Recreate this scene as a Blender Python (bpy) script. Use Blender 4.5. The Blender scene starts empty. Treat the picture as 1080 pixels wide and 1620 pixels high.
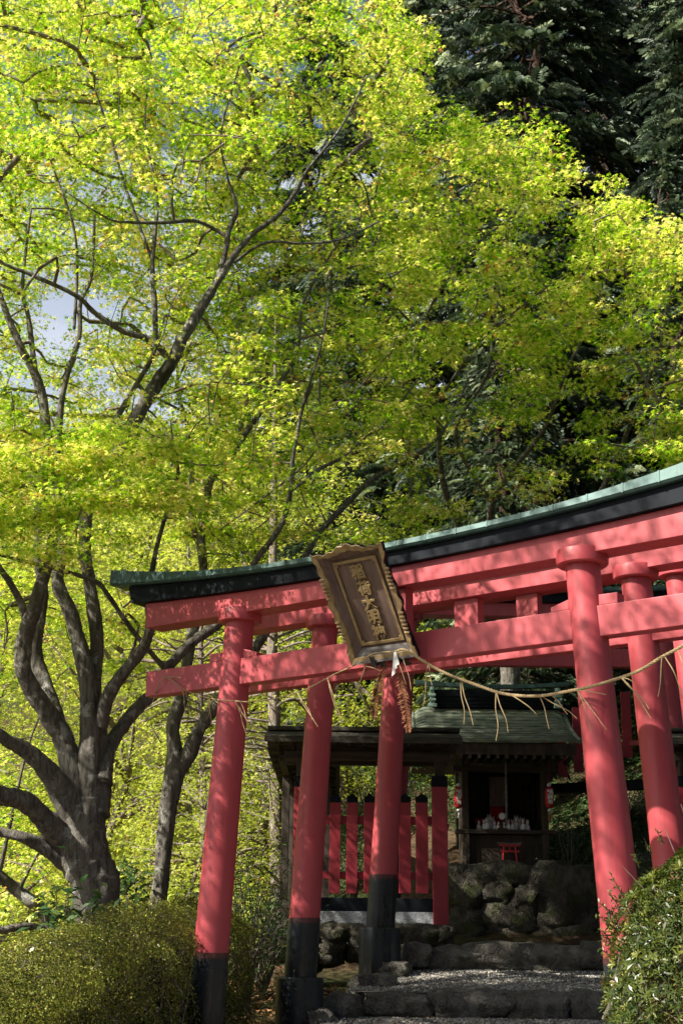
import bpy, bmesh, math, random
import numpy as np
from mathutils import Vector, Matrix
random.seed(7); rng = np.random.default_rng(7)
PI = math.pi; R_ = math.radians
scene = bpy.context.scene; COL = scene.collection

# ------------------------------------------------------------------ camera
FOC, PITCH, ROLL = 2192.753, .3060, .0122          # focal length in photo pixels (1080 x 1620)
F = np.array([0, math.cos(PITCH), math.sin(PITCH)]); Rt = np.array([1., 0, 0]); Up = np.cross(Rt, F)
R2 = math.cos(ROLL)*Rt + math.sin(ROLL)*Up; U2 = -math.sin(ROLL)*Rt + math.cos(ROLL)*Up
cd = bpy.data.cameras.new('camera'); cam = bpy.data.objects.new('camera', cd); COL.objects.link(cam)
cd.sensor_fit = 'VERTICAL'; cd.sensor_height = 36; cd.lens = 36*FOC/1620; cd.clip_start = .1; cd.clip_end = 3000
cam.matrix_world = Matrix(((R2[0], U2[0], -F[0], 0), (R2[1], U2[1], -F[1], 0), (R2[2], U2[2], -F[2], 0), (0, 0, 0, 1)))
scene.camera = cam

# ------------------------------------------------------------------ light
SUN = Vector((-.74, -.36, .74)).normalized()        # towards the sun
w = bpy.data.worlds.new('World'); scene.world = w; w.use_nodes = True
nt = w.node_tree; sky = nt.nodes.new('ShaderNodeTexSky'); sky.sky_type = 'NISHITA'; sky.sun_disc = False
sky.sun_elevation = math.asin(SUN.z); sky.sun_rotation = math.atan2(SUN.x, SUN.y)
sky.air_density = 1.0; sky.dust_density = 1.8
nt.links.new(sky.outputs[0], nt.nodes['Background'].inputs[0]); nt.nodes['Background'].inputs[1].default_value = .058
ld = bpy.data.lights.new('sun', 'SUN'); ld.energy = 5.0; ld.angle = R_(.5); ld.color = (1, .94, .82)
sun = bpy.data.objects.new('sun', ld); COL.objects.link(sun); sun.rotation_euler = SUN.to_track_quat('Z', 'Y').to_euler()
vs = scene.view_settings; vs.view_transform = 'Standard'; vs.look = 'None'; vs.gamma = 1; vs.use_curve_mapping = False; vs.exposure = 1.4
scene.cycles.max_bounces = 7; scene.cycles.transparent_max_bounces = 4; scene.cycles.transmission_bounces = 4; scene.cycles.diffuse_bounces = 2; scene.cycles.glossy_bounces = 2

# ------------------------------------------------------------------ helpers
def at(px, py, Y):
    """world point seen at photo pixel (px, py) standing Y metres ahead"""
    d = F*FOC + R2*(px-540) - U2*(py-810)
    return Vector(d*Y/d[1])
def tag(o, label=None, cat=None, group=None, kind=None):
    if label: o['label'] = label
    if cat: o['category'] = cat
    if group: o['group'] = group
    if kind: o['kind'] = kind
    return o
def empty(name, loc=(0, 0, 0), rz=0):
    o = bpy.data.objects.new(name, None); COL.objects.link(o); o.location = loc; o.rotation_euler = (0, 0, rz); o.empty_display_size = .2
    return o
def kids(o): return [c for c in bpy.data.objects if c.parent == o]
def copy_tree(o, parent=None):
    c = o.copy(); COL.objects.link(c); c.parent = parent
    for ch in kids(o): copy_tree(ch, c)
    return c

class MB:
    def __init__(s): s.v = []; s.f = []
    def add(s, vs, fs):
        k = len(s.v); s.v += [tuple(v) for v in vs]; s.f += [tuple(i+k for i in f) for f in fs]; return s
    def box(s, c, d, rot=None, taper=1.0):
        x, y, z = (q/2 for q in d); P = []
        for dz, t in ((-z, 1), (z, taper)):
            for dx, dy in ((-x, -y), (x, -y), (x, y), (-x, y)):
                p = Vector((dx*t, dy*t, dz))
                if rot is not None: p = rot @ p
                P.append(p+Vector(c))
        return s.add(P, [(3, 2, 1, 0), (4, 5, 6, 7), (0, 1, 5, 4), (1, 2, 6, 5), (2, 3, 7, 6), (3, 0, 4, 7)])
    def tube(s, pts, rad, n=8, cap=True, jit=0):
        pts = [Vector(p) for p in pts]
        if not hasattr(rad, '__len__'): rad = [rad]*len(pts)
        k = len(s.v); up = None
        for i, p in enumerate(pts):
            a = pts[max(i-1, 0)]; b = pts[min(i+1, len(pts)-1)]; t = (b-a)
            t = t.normalized() if t.length > 1e-9 else Vector((0, 0, 1))
            if up is None: up = t.orthogonal().normalized()
            up = (up - t*up.dot(t)); up = up.normalized() if up.length > 1e-6 else t.orthogonal().normalized()
            w_ = t.cross(up)
            for j in range(n):
                a_ = 2*PI*j/n; r = rad[i]*(1+(random.random()-.5)*jit)
                s.v.append(tuple(p+up*math.cos(a_)*r+w_*math.sin(a_)*r))
        for i in range(len(pts)-1):
            for j in range(n):
                s.f.append((k+i*n+j, k+i*n+(j+1) % n, k+(i+1)*n+(j+1) % n, k+(i+1)*n+j))
        if cap:
            s.f.append(tuple(k+j for j in range(n))[::-1]); s.f.append(tuple(k+(len(pts)-1)*n+j for j in range(n)))
        return s
    def lathe(s, prof, c=(0, 0, 0), n=32, off=None):
        """prof: (r, z); off(z) -> dx for leaning axes"""
        k = len(s.v)
        for r, z in prof:
            o = off(z) if off else 0
            for j in range(n): s.v.append((c[0]+o+r*math.cos(2*PI*j/n), c[1]+r*math.sin(2*PI*j/n), c[2]+z))
        for i in range(len(prof)-1):
            for j in range(n): s.f.append((k+i*n+j, k+i*n+(j+1) % n, k+(i+1)*n+(j+1) % n, k+(i+1)*n+j))
        s.f.append(tuple(k+j for j in range(n))[::-1]); s.f.append(tuple(k+(len(prof)-1)*n+j for j in range(n)))
        return s
    def strip(s, secs):
        """loft closed sections (lists of equal length)"""
        k = len(s.v); n = len(secs[0])
        for q in secs: s.v += [tuple(p) for p in q]
        for i in range(len(secs)-1):
            for j in range(n): s.f.append((k+i*n+j, k+(i+1)*n+j, k+(i+1)*n+(j+1) % n, k+i*n+(j+1) % n))
        s.f.append(tuple(k+j for j in range(n))); s.f.append(tuple(k+(len(secs)-1)*n+j for j in range(n))[::-1])
        return s
    def build(s, name, mat, parent=None, smooth=False, bevel=0):
        me = bpy.data.meshes.new(name); me.from_pydata(s.v, [], s.f)
        bm = bmesh.new(); bm.from_mesh(me); bmesh.ops.recalc_face_normals(bm, faces=bm.faces); bm.to_mesh(me); bm.free()
        if smooth: me.polygons.foreach_set('use_smooth', [True]*len(me.polygons))
        me.materials.append(mat); o = bpy.data.objects.new(name, me); COL.objects.link(o)
        if parent: o.parent = parent
        if bevel:
            m = o.modifiers.new('bevel', 'BEVEL'); m.width = bevel; m.segments = 2; m.limit_method = 'ANGLE'; m.angle_limit = R_(35)
        if smooth and smooth != 'all':
            m = o.modifiers.new('split', 'EDGE_SPLIT'); m.split_angle = R_(40)
        return o

def build2(name, a, m1, b, m2, parent):
    """trunk and its twigs in one mesh with two materials"""
    c = MB(); c.add(a.v, a.f); c.add(b.v, b.f); me = bpy.data.meshes.new(name); me.from_pydata(c.v, [], c.f)
    me.materials.append(m1); me.materials.append(m2)
    me.polygons.foreach_set('material_index', [0]*len(a.f)+[1]*len(b.f)); me.polygons.foreach_set('use_smooth', [True]*len(c.f)); me.update()
    o = bpy.data.objects.new(name, me); COL.objects.link(o); o.parent = parent
    return o

# ---- numpy leaf clouds ------------------------------------------------------
def T_maple():
    an = [90, 143, 37, 205, -25]; ln = [1, .86, .86, .55, .55]
    order = sorted(zip(an, ln)); v = [(0, 0, 0)]; q = []
    n = len(order)
    notch = [order[0][0]-24] + [(order[i][0]+order[i+1][0])/2 for i in range(n-1)] + [order[-1][0]+24]
    for a in notch: v.append((.27*math.cos(R_(a)), .27*math.sin(R_(a)), 0))
    for i, (a, l) in enumerate(order):
        v.append((l*math.cos(R_(a)), l*math.sin(R_(a)), -.16*l)); q.append((0, 1+i, 2+n+i-0, 2+i))
    # vertex layout: 0 centre, 1..n+1 notches, then tips
    q = [(0, 1+i, n+2+i, 2+i) for i in range(n)]
    return np.array(v), np.array(q)
def T_tri():
    v = [(0, 0, 0)]; q = []
    for a, l in ((90, 1), (150, .8), (30, .8)):
        k = len(v); v += [(.42*math.cos(R_(a+24))*l, .42*math.sin(R_(a+24))*l, 0), (l*math.cos(R_(a)), l*math.sin(R_(a)), -.15), (.42*math.cos(R_(a-24))*l, .42*math.sin(R_(a-24))*l, 0)]
        q.append((0, k, k+1, k+2))
    return np.array(v), np.array(q)
def T_kite(wd=.3):
    return np.array([(0, 0, 0), (wd, .5, .06), (0, 1, -.05), (-wd, .5, .06)]), np.array([(0, 1, 2, 3)])
def T_whorl(k=5, wd=.13):
    v = []; q = []
    for i in range(k):
        a = 2*PI*i/k; c, s_ = math.cos(a), math.sin(a); b = len(v)
        v += [(0, 0, 0), (.5*c-wd*s_, .5*s_+wd*c, .34), (.9*c, .9*s_, .40), (.5*c+wd*s_, .5*s_-wd*c, .34)]; q.append((b, b+1, b+2, b+3))
    return np.array(v), np.array(q)
def T_frond():
    """drooping flat cypress spray, hanging along -z from its origin"""
    r = random.Random(3); v = []; q = []
    def leaf(p, d, L, W_):
        b = len(v); d = Vector(d).normalized(); s_ = d.cross(Vector((0, 1, 0)))
        s_ = s_.normalized() if s_.length > .01 else Vector((1, 0, 0)); p = Vector(p)
        v.extend([tuple(p), tuple(p+d*L*.55+s_*W_), tuple(p+d*L), tuple(p+d*L*.55-s_*W_)]); q.append((b, b+1, b+2, b+3))
    for i in range(7):
        t = i/6; x = .75*t; z = .05-.42*t*t; L = .34*(1-.55*t)+.1
        for sd in (-1, 1):
            leaf((x*.9, 0, z), (.45+r.random()*.3, sd*(.75+r.random()*.3), -.25-r.random()*.25), L, .065)
            leaf((x, sd*.06, z-.05), (.4+r.random()*.4, sd*(.3+r.random()*.3), -.6), L*.8, .055)
    leaf((.75, 0, -.37), (.7, 0, -.5), .3, .05)
    return np.array(v), np.array(q)
TM, TT, TK, TKN, TW, TF = T_maple(), T_tri(), T_kite(.3), T_kite(.16), T_whorl(), T_frond()
def cloud(name, mat, C, N, S, tm, parent=None, tint=None, xdir=None):
    """one mesh holding a leaf (template tm) at each centre C with normal N and size S"""
    C = np.asarray(C, float); n = len(C); N = np.asarray(N, float); N = N/np.linalg.norm(N, axis=1)[:, None]
    if xdir is None:
        a = rng.normal(size=(n, 3))
    else: a = np.asarray(xdir, float)
    A = a - N*(a*N).sum(1)[:, None]; A /= np.linalg.norm(A, axis=1)[:, None]+1e-9; B = np.cross(N, A)
    tv, tq = tm; S = np.broadcast_to(np.asarray(S, float), (n,))
    V = C[:, None, :] + S[:, None, None]*(tv[None, :, 0, None]*A[:, None, :] + tv[None, :, 1, None]*B[:, None, :] + tv[None, :, 2, None]*N[:, None, :])
    k = len(tv); Q = tq[None]+(np.arange(n)*k)[:, None, None]
    me = bpy.data.meshes.new(name); me.vertices.add(n*k); me.vertices.foreach_set('co', V.reshape(-1).astype(np.float32))
    nf = n*len(tq); me.loops.add(nf*4); me.loops.foreach_set('vertex_index', Q.reshape(-1).astype(np.int32))
    me.polygons.add(nf); me.polygons.foreach_set('loop_start', (np.arange(nf)*4).astype(np.int32))
    try: me.polygons.foreach_set('loop_total', np.full(nf, 4, np.int32))
    except Exception: pass
    me.update(calc_edges=True)
    if tint is None: tint = rng.random(n)
    at_ = me.attributes.new('tint', 'FLOAT', 'FACE'); at_.data.foreach_set('value', np.repeat(np.asarray(tint), len(tq)).astype(np.float32))
    me.materials.append(mat); o = bpy.data.objects.new(name, me); COL.objects.link(o)
    if parent: o.parent = parent
    return o

# ------------------------------------------------------------------ materials
def mat(name, col=(.5, .5, .5), rough=.6, spec=.5):
    m = bpy.data.materials.new(name); m.use_nodes = True; b = m.node_tree.nodes['Principled BSDF']
    b.inputs['Base Color'].default_value = (*col, 1); b.inputs['Roughness'].default_value = rough; b.inputs['Specular IOR Level'].default_value = spec
    return m, m.node_tree, b
def ramp(nt, stops, fac=None):
    r = nt.nodes.new('ShaderNodeValToRGB'); e = r.color_ramp.elements
    while len(e) < len(stops): e.new(.5)
    for x, (p, c) in zip(e, stops): x.position = p; x.color = (*c, 1)
    if fac: nt.links.new(fac, r.inputs[0])
    return r.outputs[0]
def coords(nt, scale=(1, 1, 1), kind='Object'):
    t = nt.nodes.new('ShaderNodeTexCoord'); m = nt.nodes.new('ShaderNodeMapping'); m.inputs['Scale'].default_value = scale
    nt.links.new(t.outputs[kind], m.inputs[0]); return m.outputs[0]
def noise(nt, scale, detail=6, vec=None, rough=.6, dist=0):
    n = nt.nodes.new('ShaderNodeTexNoise'); n.inputs['Scale'].default_value = scale; n.inputs['Detail'].default_value = detail; n.inputs['Roughness'].default_value = rough; n.inputs['Distortion'].default_value = dist
    if vec: nt.links.new(vec, n.inputs['Vector'])
    return n.outputs['Fac']
def mix(nt, fac, a, b):
    m = nt.nodes.new('ShaderNodeMix'); m.data_type = 'RGBA'
    for i, x in ((0, fac), (6, a), (7, b)):
        if isinstance(x, (int, float)): m.inputs[i].default_value = x
        elif isinstance(x, tuple): m.inputs[i].default_value = (*x, 1)
        else: nt.links.new(x, m.inputs[i])
    return m.outputs[2]
def bump(nt, b, h, strength=.3, dist=.02):
    n = nt.nodes.new('ShaderNodeBump'); n.inputs['Strength'].default_value = strength; n.inputs['Distance'].default_value = dist
    nt.links.new(h, n.inputs['Height']); nt.links.new(n.outputs[0], b.inputs['Normal'])
def simple(name, c1, c2, scale=6, rough=.6, spec=.5, bs=.3, bd=.01, lo=.35, hi=.65, stretch=(1, 1, 1), metal=0):
    m, nt, b = mat(name, c1, rough, spec); v = coords(nt, stretch); n = noise(nt, scale, 8, v)
    nt.links.new(ramp(nt, [(lo, c1), (hi, c2)], n), b.inputs['Base Color'])
    if bs: bump(nt, b, noise(nt, scale*4, 6, v), bs, bd)
    b.inputs['Metallic'].default_value = metal
    return m
def leafmat(name, stops, trans=.5, rough=.45, tsat=1.42):
    m = bpy.data.materials.new(name); m.use_nodes = True; nt = m.node_tree; b = nt.nodes['Principled BSDF']; out = nt.nodes['Material Output']
    a = nt.nodes.new('ShaderNodeAttribute'); a.attribute_name = 'tint'
    c = ramp(nt, stops, a.outputs['Fac']); nt.links.new(c, b.inputs['Base Color']); b.inputs['Roughness'].default_value = rough
    b.inputs['Specular IOR Level'].default_value = .35
    t = nt.nodes.new('ShaderNodeBsdfTranslucent'); mm = nt.nodes.new('ShaderNodeMix'); mm.data_type = 'RGBA'; mm.blend_type = 'MULTIPLY'; mm.inputs[0].default_value = 1
    nt.links.new(c, mm.inputs[6]); mm.inputs[7].default_value = (tsat*1.12, tsat*1.08, tsat*.7, 1); nt.links.new(mm.outputs[2], t.inputs[0])
    s = nt.nodes.new('ShaderNodeMixShader'); s.inputs[0].default_value = trans
    nt.links.new(b.outputs[0], s.inputs[1]); nt.links.new(t.outputs[0], s.inputs[2]); nt.links.new(s.outputs[0], out.inputs[0])
    return m

def mk_red(name, c1, c2, c3):
    m, nt, b = mat(name, c1, .42, .4); v = coords(nt, (1, 1, .55)); n = noise(nt, 2.2, 7, v)
    c = ramp(nt, [(.3, c1), (.7, c2)], n); g = noise(nt, 9, 8, v, .7, .6)
    k = ramp(nt, [(.66, (0, 0, 0)), (.78, (1, 1, 1))], g)
    c = mix(nt, k, c, c3)
    dr = noise(nt, 3.2, 9, coords(nt, (5, 5, .22)), .7, .3); c = mix(nt, ramp(nt, [(.52, (0, 0, 0)), (.76, (.55,)*3)], dr), c, tuple(q*.42 for q in c1))
    ck = noise(nt, 30, 4, coords(nt, (6, 6, .35)), .6, .2); c = mix(nt, ramp(nt, [(.70, (0, 0, 0)), (.74, (.5,)*3)], ck), c, tuple(q*.35 for q in c1))
    nt.links.new(c, b.inputs['Base Color']); bump(nt, b, noise(nt, 45, 4, v), .12, .004)
    nt.links.new(ramp(nt, [(.3, (.36,)*3), (.7, (.6,)*3)], g), b.inputs['Roughness'])
    return m
M = {}
M['red'] = mk_red('vermilion_paint', (.39, .048, .060), (.47, .078, .092), (.42, .12, .125))
M['dred'] = mk_red('aged_crimson_paint', (.25, .022, .034), (.32, .032, .046), (.20, .035, .04))
M['black'] = simple('black_paint', (.006, .008, .011), (.012, .015, .02), 5, .6, .08, .15, .004)
M['bandblack'] = simple('black_base_paint', (.007, .009, .013), (.022, .026, .032), 4, .3, .4, .2, .004, stretch=(1, 1, .3))
def mk_band():
    m, nt, b = mat('worn_black_base_paint', (.01, .01, .012), .3, .4); u = coords(nt); v = coords(nt, (1, 1, .3)); n = noise(nt, 4, 8, v)
    c = ramp(nt, [(.35, (.007, .009, .013)), (.65, (.022, .026, .032))], n)
    sp = nt.nodes.new('ShaderNodeSeparateXYZ'); nt.links.new(u, sp.inputs[0]); mr = nt.nodes.new('ShaderNodeMapRange'); mr.inputs[1].default_value = -.14; mr.inputs[2].default_value = .0; nt.links.new(sp.outputs[2], mr.inputs[0])
    mu = nt.nodes.new('ShaderNodeMath'); mu.operation = 'MULTIPLY'; nt.links.new(mr.outputs[0], mu.inputs[0]); nt.links.new(noise(nt, 14, 8, u, .7), mu.inputs[1])
    c = mix(nt, ramp(nt, [(.30, (0, 0, 0)), (.42, (.8,)*3)], mu.outputs[0]), c, (.11, .035, .03))
    mud = ramp(nt, [(.52, (0, 0, 0)), (.66, (.5,)*3)], noise(nt, 5, 9, u, .7)); nt.links.new(mix(nt, mud, c, (.05, .045, .038)), b.inputs['Base Color'])
    nt.links.new(ramp(nt, [(.4, (.25,)*3), (.6, (.6,)*3)], n), b.inputs['Roughness']); bump(nt, b, n, .25, .005); return m
M['bandblack'] = mk_band()
def mk_copper():
    m, nt, b = mat('green_copper', (.1, .3, .25), .5, .5); v = coords(nt, (1, 1, 1)); n = noise(nt, 5, 8, v)
    c = ramp(nt, [(.25, (.025, .05, .048)), (.5, (.045, .10, .092)), (.75, (.10, .17, .155))], n)
    st = noise(nt, 6, 6, coords(nt, (4, 1, .25)))
    nt.links.new(mix(nt, ramp(nt, [(.5, (0, 0, 0)), (.75, (.7, .7, .7))], st), c, (.03, .06, .055)), b.inputs['Base Color']); b.inputs['Metallic'].default_value = .25
    bump(nt, b, n, .2, .005); return m
M['copper'] = mk_copper()
M['wood'] = simple('weathered_dark_wood', (.028, .02, .015), (.075, .058, .044), 3, .75, .3, .5, .006, stretch=(6, 6, .6))
M['woodh'] = simple('weathered_dark_beam', (.028, .020, .015), (.07, .052, .04), 3, .75, .3, .5, .006, stretch=(.6, 6, 6))
M['roofold'] = simple('dark_bark_roof', (.03, .026, .022), (.10, .09, .07), 8, .85, .2, .8, .015, stretch=(.5, 3, 3))
M['gold'] = simple('worn_gold_paint', (.38, .27, .13), (.22, .145, .07), 14, .5, .5, .3, .003)
M['plq'] = simple('plaque_brown_board', (.11, .068, .055), (.18, .12, .10), 7, .6, .4, .35, .003, stretch=(4, 4, .5))
M['plqgrey'] = simple('weathered_grey_timber', (.22, .20, .19), (.10, .085, .08), 7, .8, .3, .5, .004, stretch=(.6, 4, 4))
M['straw'] = simple('rice_straw', (.42, .31, .17), (.28, .20, .10), 30, .7, .3, .4, .002)
M['fern'] = simple('dried_fern_brown', (.20, .075, .035), (.10, .04, .02), 20, .8, .2, 0)
M['paper'] = simple('white_paper', (.72, .71, .68), (.62, .60, .57), 6, .7, .3, 0)
M['iron'] = simple('black_iron', (.02, .025, .03), (.05, .05, .055), 9, .45, .5, .2, .002)
M['white'] = simple('white_porcelain', (.78, .77, .75), (.66, .64, .62), 9, .35, .5, 0)
M['redcloth'] = simple('red_cloth', (.42, .02, .02), (.28, .015, .02), 9, .85, .2, .3, .003)
M['lantern'] = simple('red_lantern_paper', (.48, .02, .03), (.36, .015, .02), 9, .6, .3, 0)
M['ink'] = simple('ink', (.03, .03, .04), (.05, .05, .06), 9, .7, .2, 0)
def mk_granite():
    m, nt, b = mat('grey_granite', (.4, .4, .4), .7, .4); n = noise(nt, 160, 3, coords(nt))
    nt.links.new(ramp(nt, [(.38, (.09, .10, .11)), (.5, (.32, .34, .36)), (.66, (.55, .56, .58))], n), b.inputs['Base Color']); bump(nt, b, n, .3, .003); return m
M['granite'] = mk_granite()
def mk_rock(name, a, b_, c_, moss):
    m, nt, b = mat(name, a, .85, .3); v = coords(nt, (1, 1, 1), 'Object'); n = noise(nt, 3.5, 10, v, .65, .3)
    c = ramp(nt, [(.3, a), (.5, b_), (.72, c_)], n); f = noise(nt, 2.3, 8, v, .6, .8)
    nt.links.new(mix(nt, ramp(nt, [(.50, (0, 0, 0)), (.62, (1, 1, 1))], f), c, moss), b.inputs['Base Color'])
    vo = nt.nodes.new('ShaderNodeTexVoronoi'); vo.feature = 'DISTANCE_TO_EDGE'; vo.inputs['Scale'].default_value = 5; wv = noise(nt, 4, 4, v); 
    va = nt.nodes.new('ShaderNodeVectorMath'); va.operation = 'ADD'; nt.links.new(v, va.inputs[0]); nt.links.new(wv, va.inputs[1]); nt.links.new(va.outputs[0], vo.inputs['Vector'])
    ad = nt.nodes.new('ShaderNodeMath'); ad.operation = 'ADD'; nt.links.new(noise(nt, 9, 12, v, .78), ad.inputs[0]); nt.links.new(ramp(nt, [(0, (0, 0, 0)), (.12, (.35,)*3)], vo.outputs['Distance']), ad.inputs[1])
    bump(nt, b, ad.outputs[0], 1, .07); return m
M['rock'] = mk_rock('step_stone_grey', (.08, .07, .06), (.19, .175, .15), (.38, .35, .30), (.10, .10, .075))
M['mossrock'] = mk_rock('mossy_stone', (.035, .03, .026), (.10, .09, .07), (.26, .23, .17), (.06, .07, .022))
def mk_gravel():
    m, nt, b = mat('pale_gravel', (.3, .28, .25), .9, .2); v = coords(nt); vo = nt.nodes.new('ShaderNodeTexVoronoi'); vo.inputs['Scale'].default_value = 60; nt.links.new(v, vo.inputs['Vector'])
    sp = nt.nodes.new('ShaderNodeSeparateColor'); nt.links.new(vo.outputs['Color'], sp.inputs[0])
    c = ramp(nt, [(.0, (.12, .11, .10)), (.5, (.30, .27, .24)), (1, (.50, .46, .40))], sp.outputs[0])
    nt.links.new(mix(nt, ramp(nt, [(.4, (0, 0, 0)), (.7, (.6, .6, .6))], noise(nt, 2.5, 6, v)), c, (.14, .12, .10)), b.inputs['Base Color'])
    bump(nt, b, vo.outputs['Distance'], .8, .01); return m
M['gravel'] = mk_gravel()
def mk_ground():
    m, nt, b = mat('forest_floor', (.05, .04, .02), .95, .1); v = coords(nt); n = noise(nt, .5, 8, v); k = noise(nt, 14, 8, v)
    c = ramp(nt, [(.3, (.03, .021, .013)), (.5, (.06, .04, .023)), (.72, (.11, .07, .04))], k)
    nt.links.new(mix(nt, ramp(nt, [(.45, (0, 0, 0)), (.6, (1, 1, 1))], n), c, (.035, .042, .015)), b.inputs['Base Color']); bump(nt, b, k, .8, .04); return m
M['ground'] = mk_ground()
def mk_bark(name, a, b_, lich, moss, mo=.58):
    m, nt, b = mat(name, a, .9, .2); v = coords(nt, (7, 7, 1.1)); n = noise(nt, 4.2, 10, v, .72, .3); u = coords(nt)
    c = ramp(nt, [(.33, a), (.62, b_)], n)
    c = mix(nt, ramp(nt, [(.55, (0, 0, 0)), (.62, (1, 1, 1))], noise(nt, 6, 9, u, .75, .5)), c, lich)
    c = mix(nt, ramp(nt, [(mo, (0, 0, 0)), (mo+.1, (1, 1, 1))], noise(nt, 1.7, 7, u, .6)), c, moss)
    nt.links.new(c, b.inputs['Base Color']); bump(nt, b, n, 1, .07); return m
M['bark'] = mk_bark('maple_bark', (.05, .042, .036), (.26, .235, .20), (.42, .41, .37), (.06, .055, .03), .60)
M['pbark'] = mk_bark('pale_bark', (.16, .12, .10), (.34, .28, .24), (.45, .42, .38), (.20, .17, .12), .7)
M['cbark'] = mk_bark('cypress_bark', (.045, .028, .02), (.12, .075, .055), (.16, .13, .11), (.05, .05, .03), .7)
M['twig'] = simple('twig_bark', (.09, .07, .055), (.22, .18, .15), 12, .85, .2, 0)
M['mleaf'] = leafmat('fresh_maple_leaf', [(0, (.05, .13, .004)), (.27, (.17, .375, .010)), (.52, (.52, .65, .045)), (.80, (.96, .88, .36)), (.92, (.55, .30, .08)), (1, (.42, .14, .05))], .42, .38)  # dark stops imitate shaded leaves, the cream stop sunlit highlights
M['mleaf2'] = leafmat('green_maple_leaf', [(0, (.12, .22, .018)), (.4, (.20, .31, .025)), (.8, (.30, .39, .035)), (.95, (.36, .36, .06)), (1, (.36, .16, .05))], .5)
M['bgleaf'] = leafmat('woodland_leaf', [(0, (.18, .25, .03)), (.4, (.32, .40, .05)), (.75, (.50, .54, .10)), (.93, (.58, .54, .18)), (1, (.45, .25, .10))], .45)
M['cleaf'] = leafmat('cypress_spray', [(0, (.012, .025, .012)), (.5, (.035, .06, .03)), (.72, (.14, .19, .095)), (1, (.36, .42, .25))], .15, .55, 1)  # pale upper stops imitate sunlit sprays, spread at random
M['hleaf'] = leafmat('hedge_leaf', [(0, (.03, .04, .009)), (.5, (.15, .18, .028)), (.85, (.38, .38, .07)), (1, (.18, .11, .05))], .25, .4, 1)
M['aleaf'] = leafmat('azalea_leaf', [(0, (.015, .03, .008)), (.5, (.045, .07, .013)), (.85, (.13, .15, .025)), (.97, (.22, .22, .05)), (1, (.16, .10, .04))], .28, .35, 1.05)
M['gleaf'] = leafmat('evergreen_leaf', [(0, (.02, .05, .015)), (.5, (.04, .09, .025)), (1, (.09, .15, .05))], .2, .3, 1)
M['litter'] = leafmat('fallen_leaf', [(0, (.10, .05, .025)), (.5, (.22, .11, .05)), (1, (.36, .20, .09))], .1, .8, 1)

# ------------------------------------------------------------------ terrain
def sm(a, b, x):
    t = min(1, max(0, (x-a)/(b-a))); return t*t*(3-2*t)
def gz(x, y):
    z = -1.55 + .068*min(max(y, -5), 12.5)
    z += .35*sm(12.5, 15, y)
    z += .45*sm(15.2, 17, y)*sm(-1.2, .3, x)
    z += 1.0*sm(16.4, 18.5, y)*sm(.2, 1.3, x) 
    z += 1.2*sm(13.5, 19, y)*sm(3.0, 5.5, x)
    z += .24*max(0, min(y, 60)-17.5) + .5*max(0, min(y, 120)-48)*sm(48, 70, y) + .10*(max(0, y-120))
    z += .10*math.sin(x*.7+y*.3)*sm(16, 24, y) - .35*sm(-1, -6, x)*sm(20, 10, y)
    return z
xs = sorted(set([round(s*(.5*i if i < 40 else 20+(i-40)**2.2*.6), 2) for i in range(75) for s in (-1, 1)]))
ys = [-6+.5*i for i in range(100)] + [44+(i**2.1)*.5 for i in range(1, 42)]
g = MB(); g.v = [(x, y, gz(x, y)) for y in ys for x in xs]; nx = len(xs)
g.f = [(j*nx+i, j*nx+i+1, (j+1)*nx+i+1, (j+1)*nx+i) for j in range(len(ys)-1) for i in range(nx-1)]
tag(g.build('ground', M['ground'], None, 'all'), 'brown forest floor rising to the wooded slope', kind='structure')

def veil():  # white veil added to lighten the sky in the leaf gaps
    m = bpy.data.materials.new('sky_paling_veil'); m.use_nodes = True; nt = m.node_tree; b = nt.nodes['Principled BSDF']; b.inputs['Base Color'].default_value = (.9, .9, .92, 1); b.inputs['Roughness'].default_value = 1
    tr = nt.nodes.new('ShaderNodeBsdfTransparent'); s = nt.nodes.new('ShaderNodeMixShader'); n = noise(nt, .0022, 7, coords(nt, (1, 1, 1)), .55, .8)
    nt.links.new(ramp(nt, [(.2, (.08,)*3), (.8, (.20,)*3)], n), s.inputs[0]); nt.links.new(tr.outputs[0], s.inputs[1]); nt.links.new(b.outputs[0], s.inputs[2]); nt.links.new(s.outputs[0], nt.nodes['Material Output'].inputs[0])
    mb = MB(); nx_, ny_ = 24, 16
    P = lambda i, j, k: (-1700+150*i, 1250+70*j, 330+75*j+40*nz.noise(Vector((i*.3, j*.3, 0)))+k)
    top = [P(i, j, 12) for j in range(ny_) for i in range(nx_)]; mb.v = top
    mb.f = [(j*nx_+i, j*nx_+i+1, (j+1)*nx_+i+1, (j+1)*nx_+i) for j in range(ny_-1) for i in range(nx_-1)]
    tag(mb.build('cloud', m, None, 'all'), 'thin white veil added to pale the blue sky', kind='structure')
from mathutils import noise as nz
veil()

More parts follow.
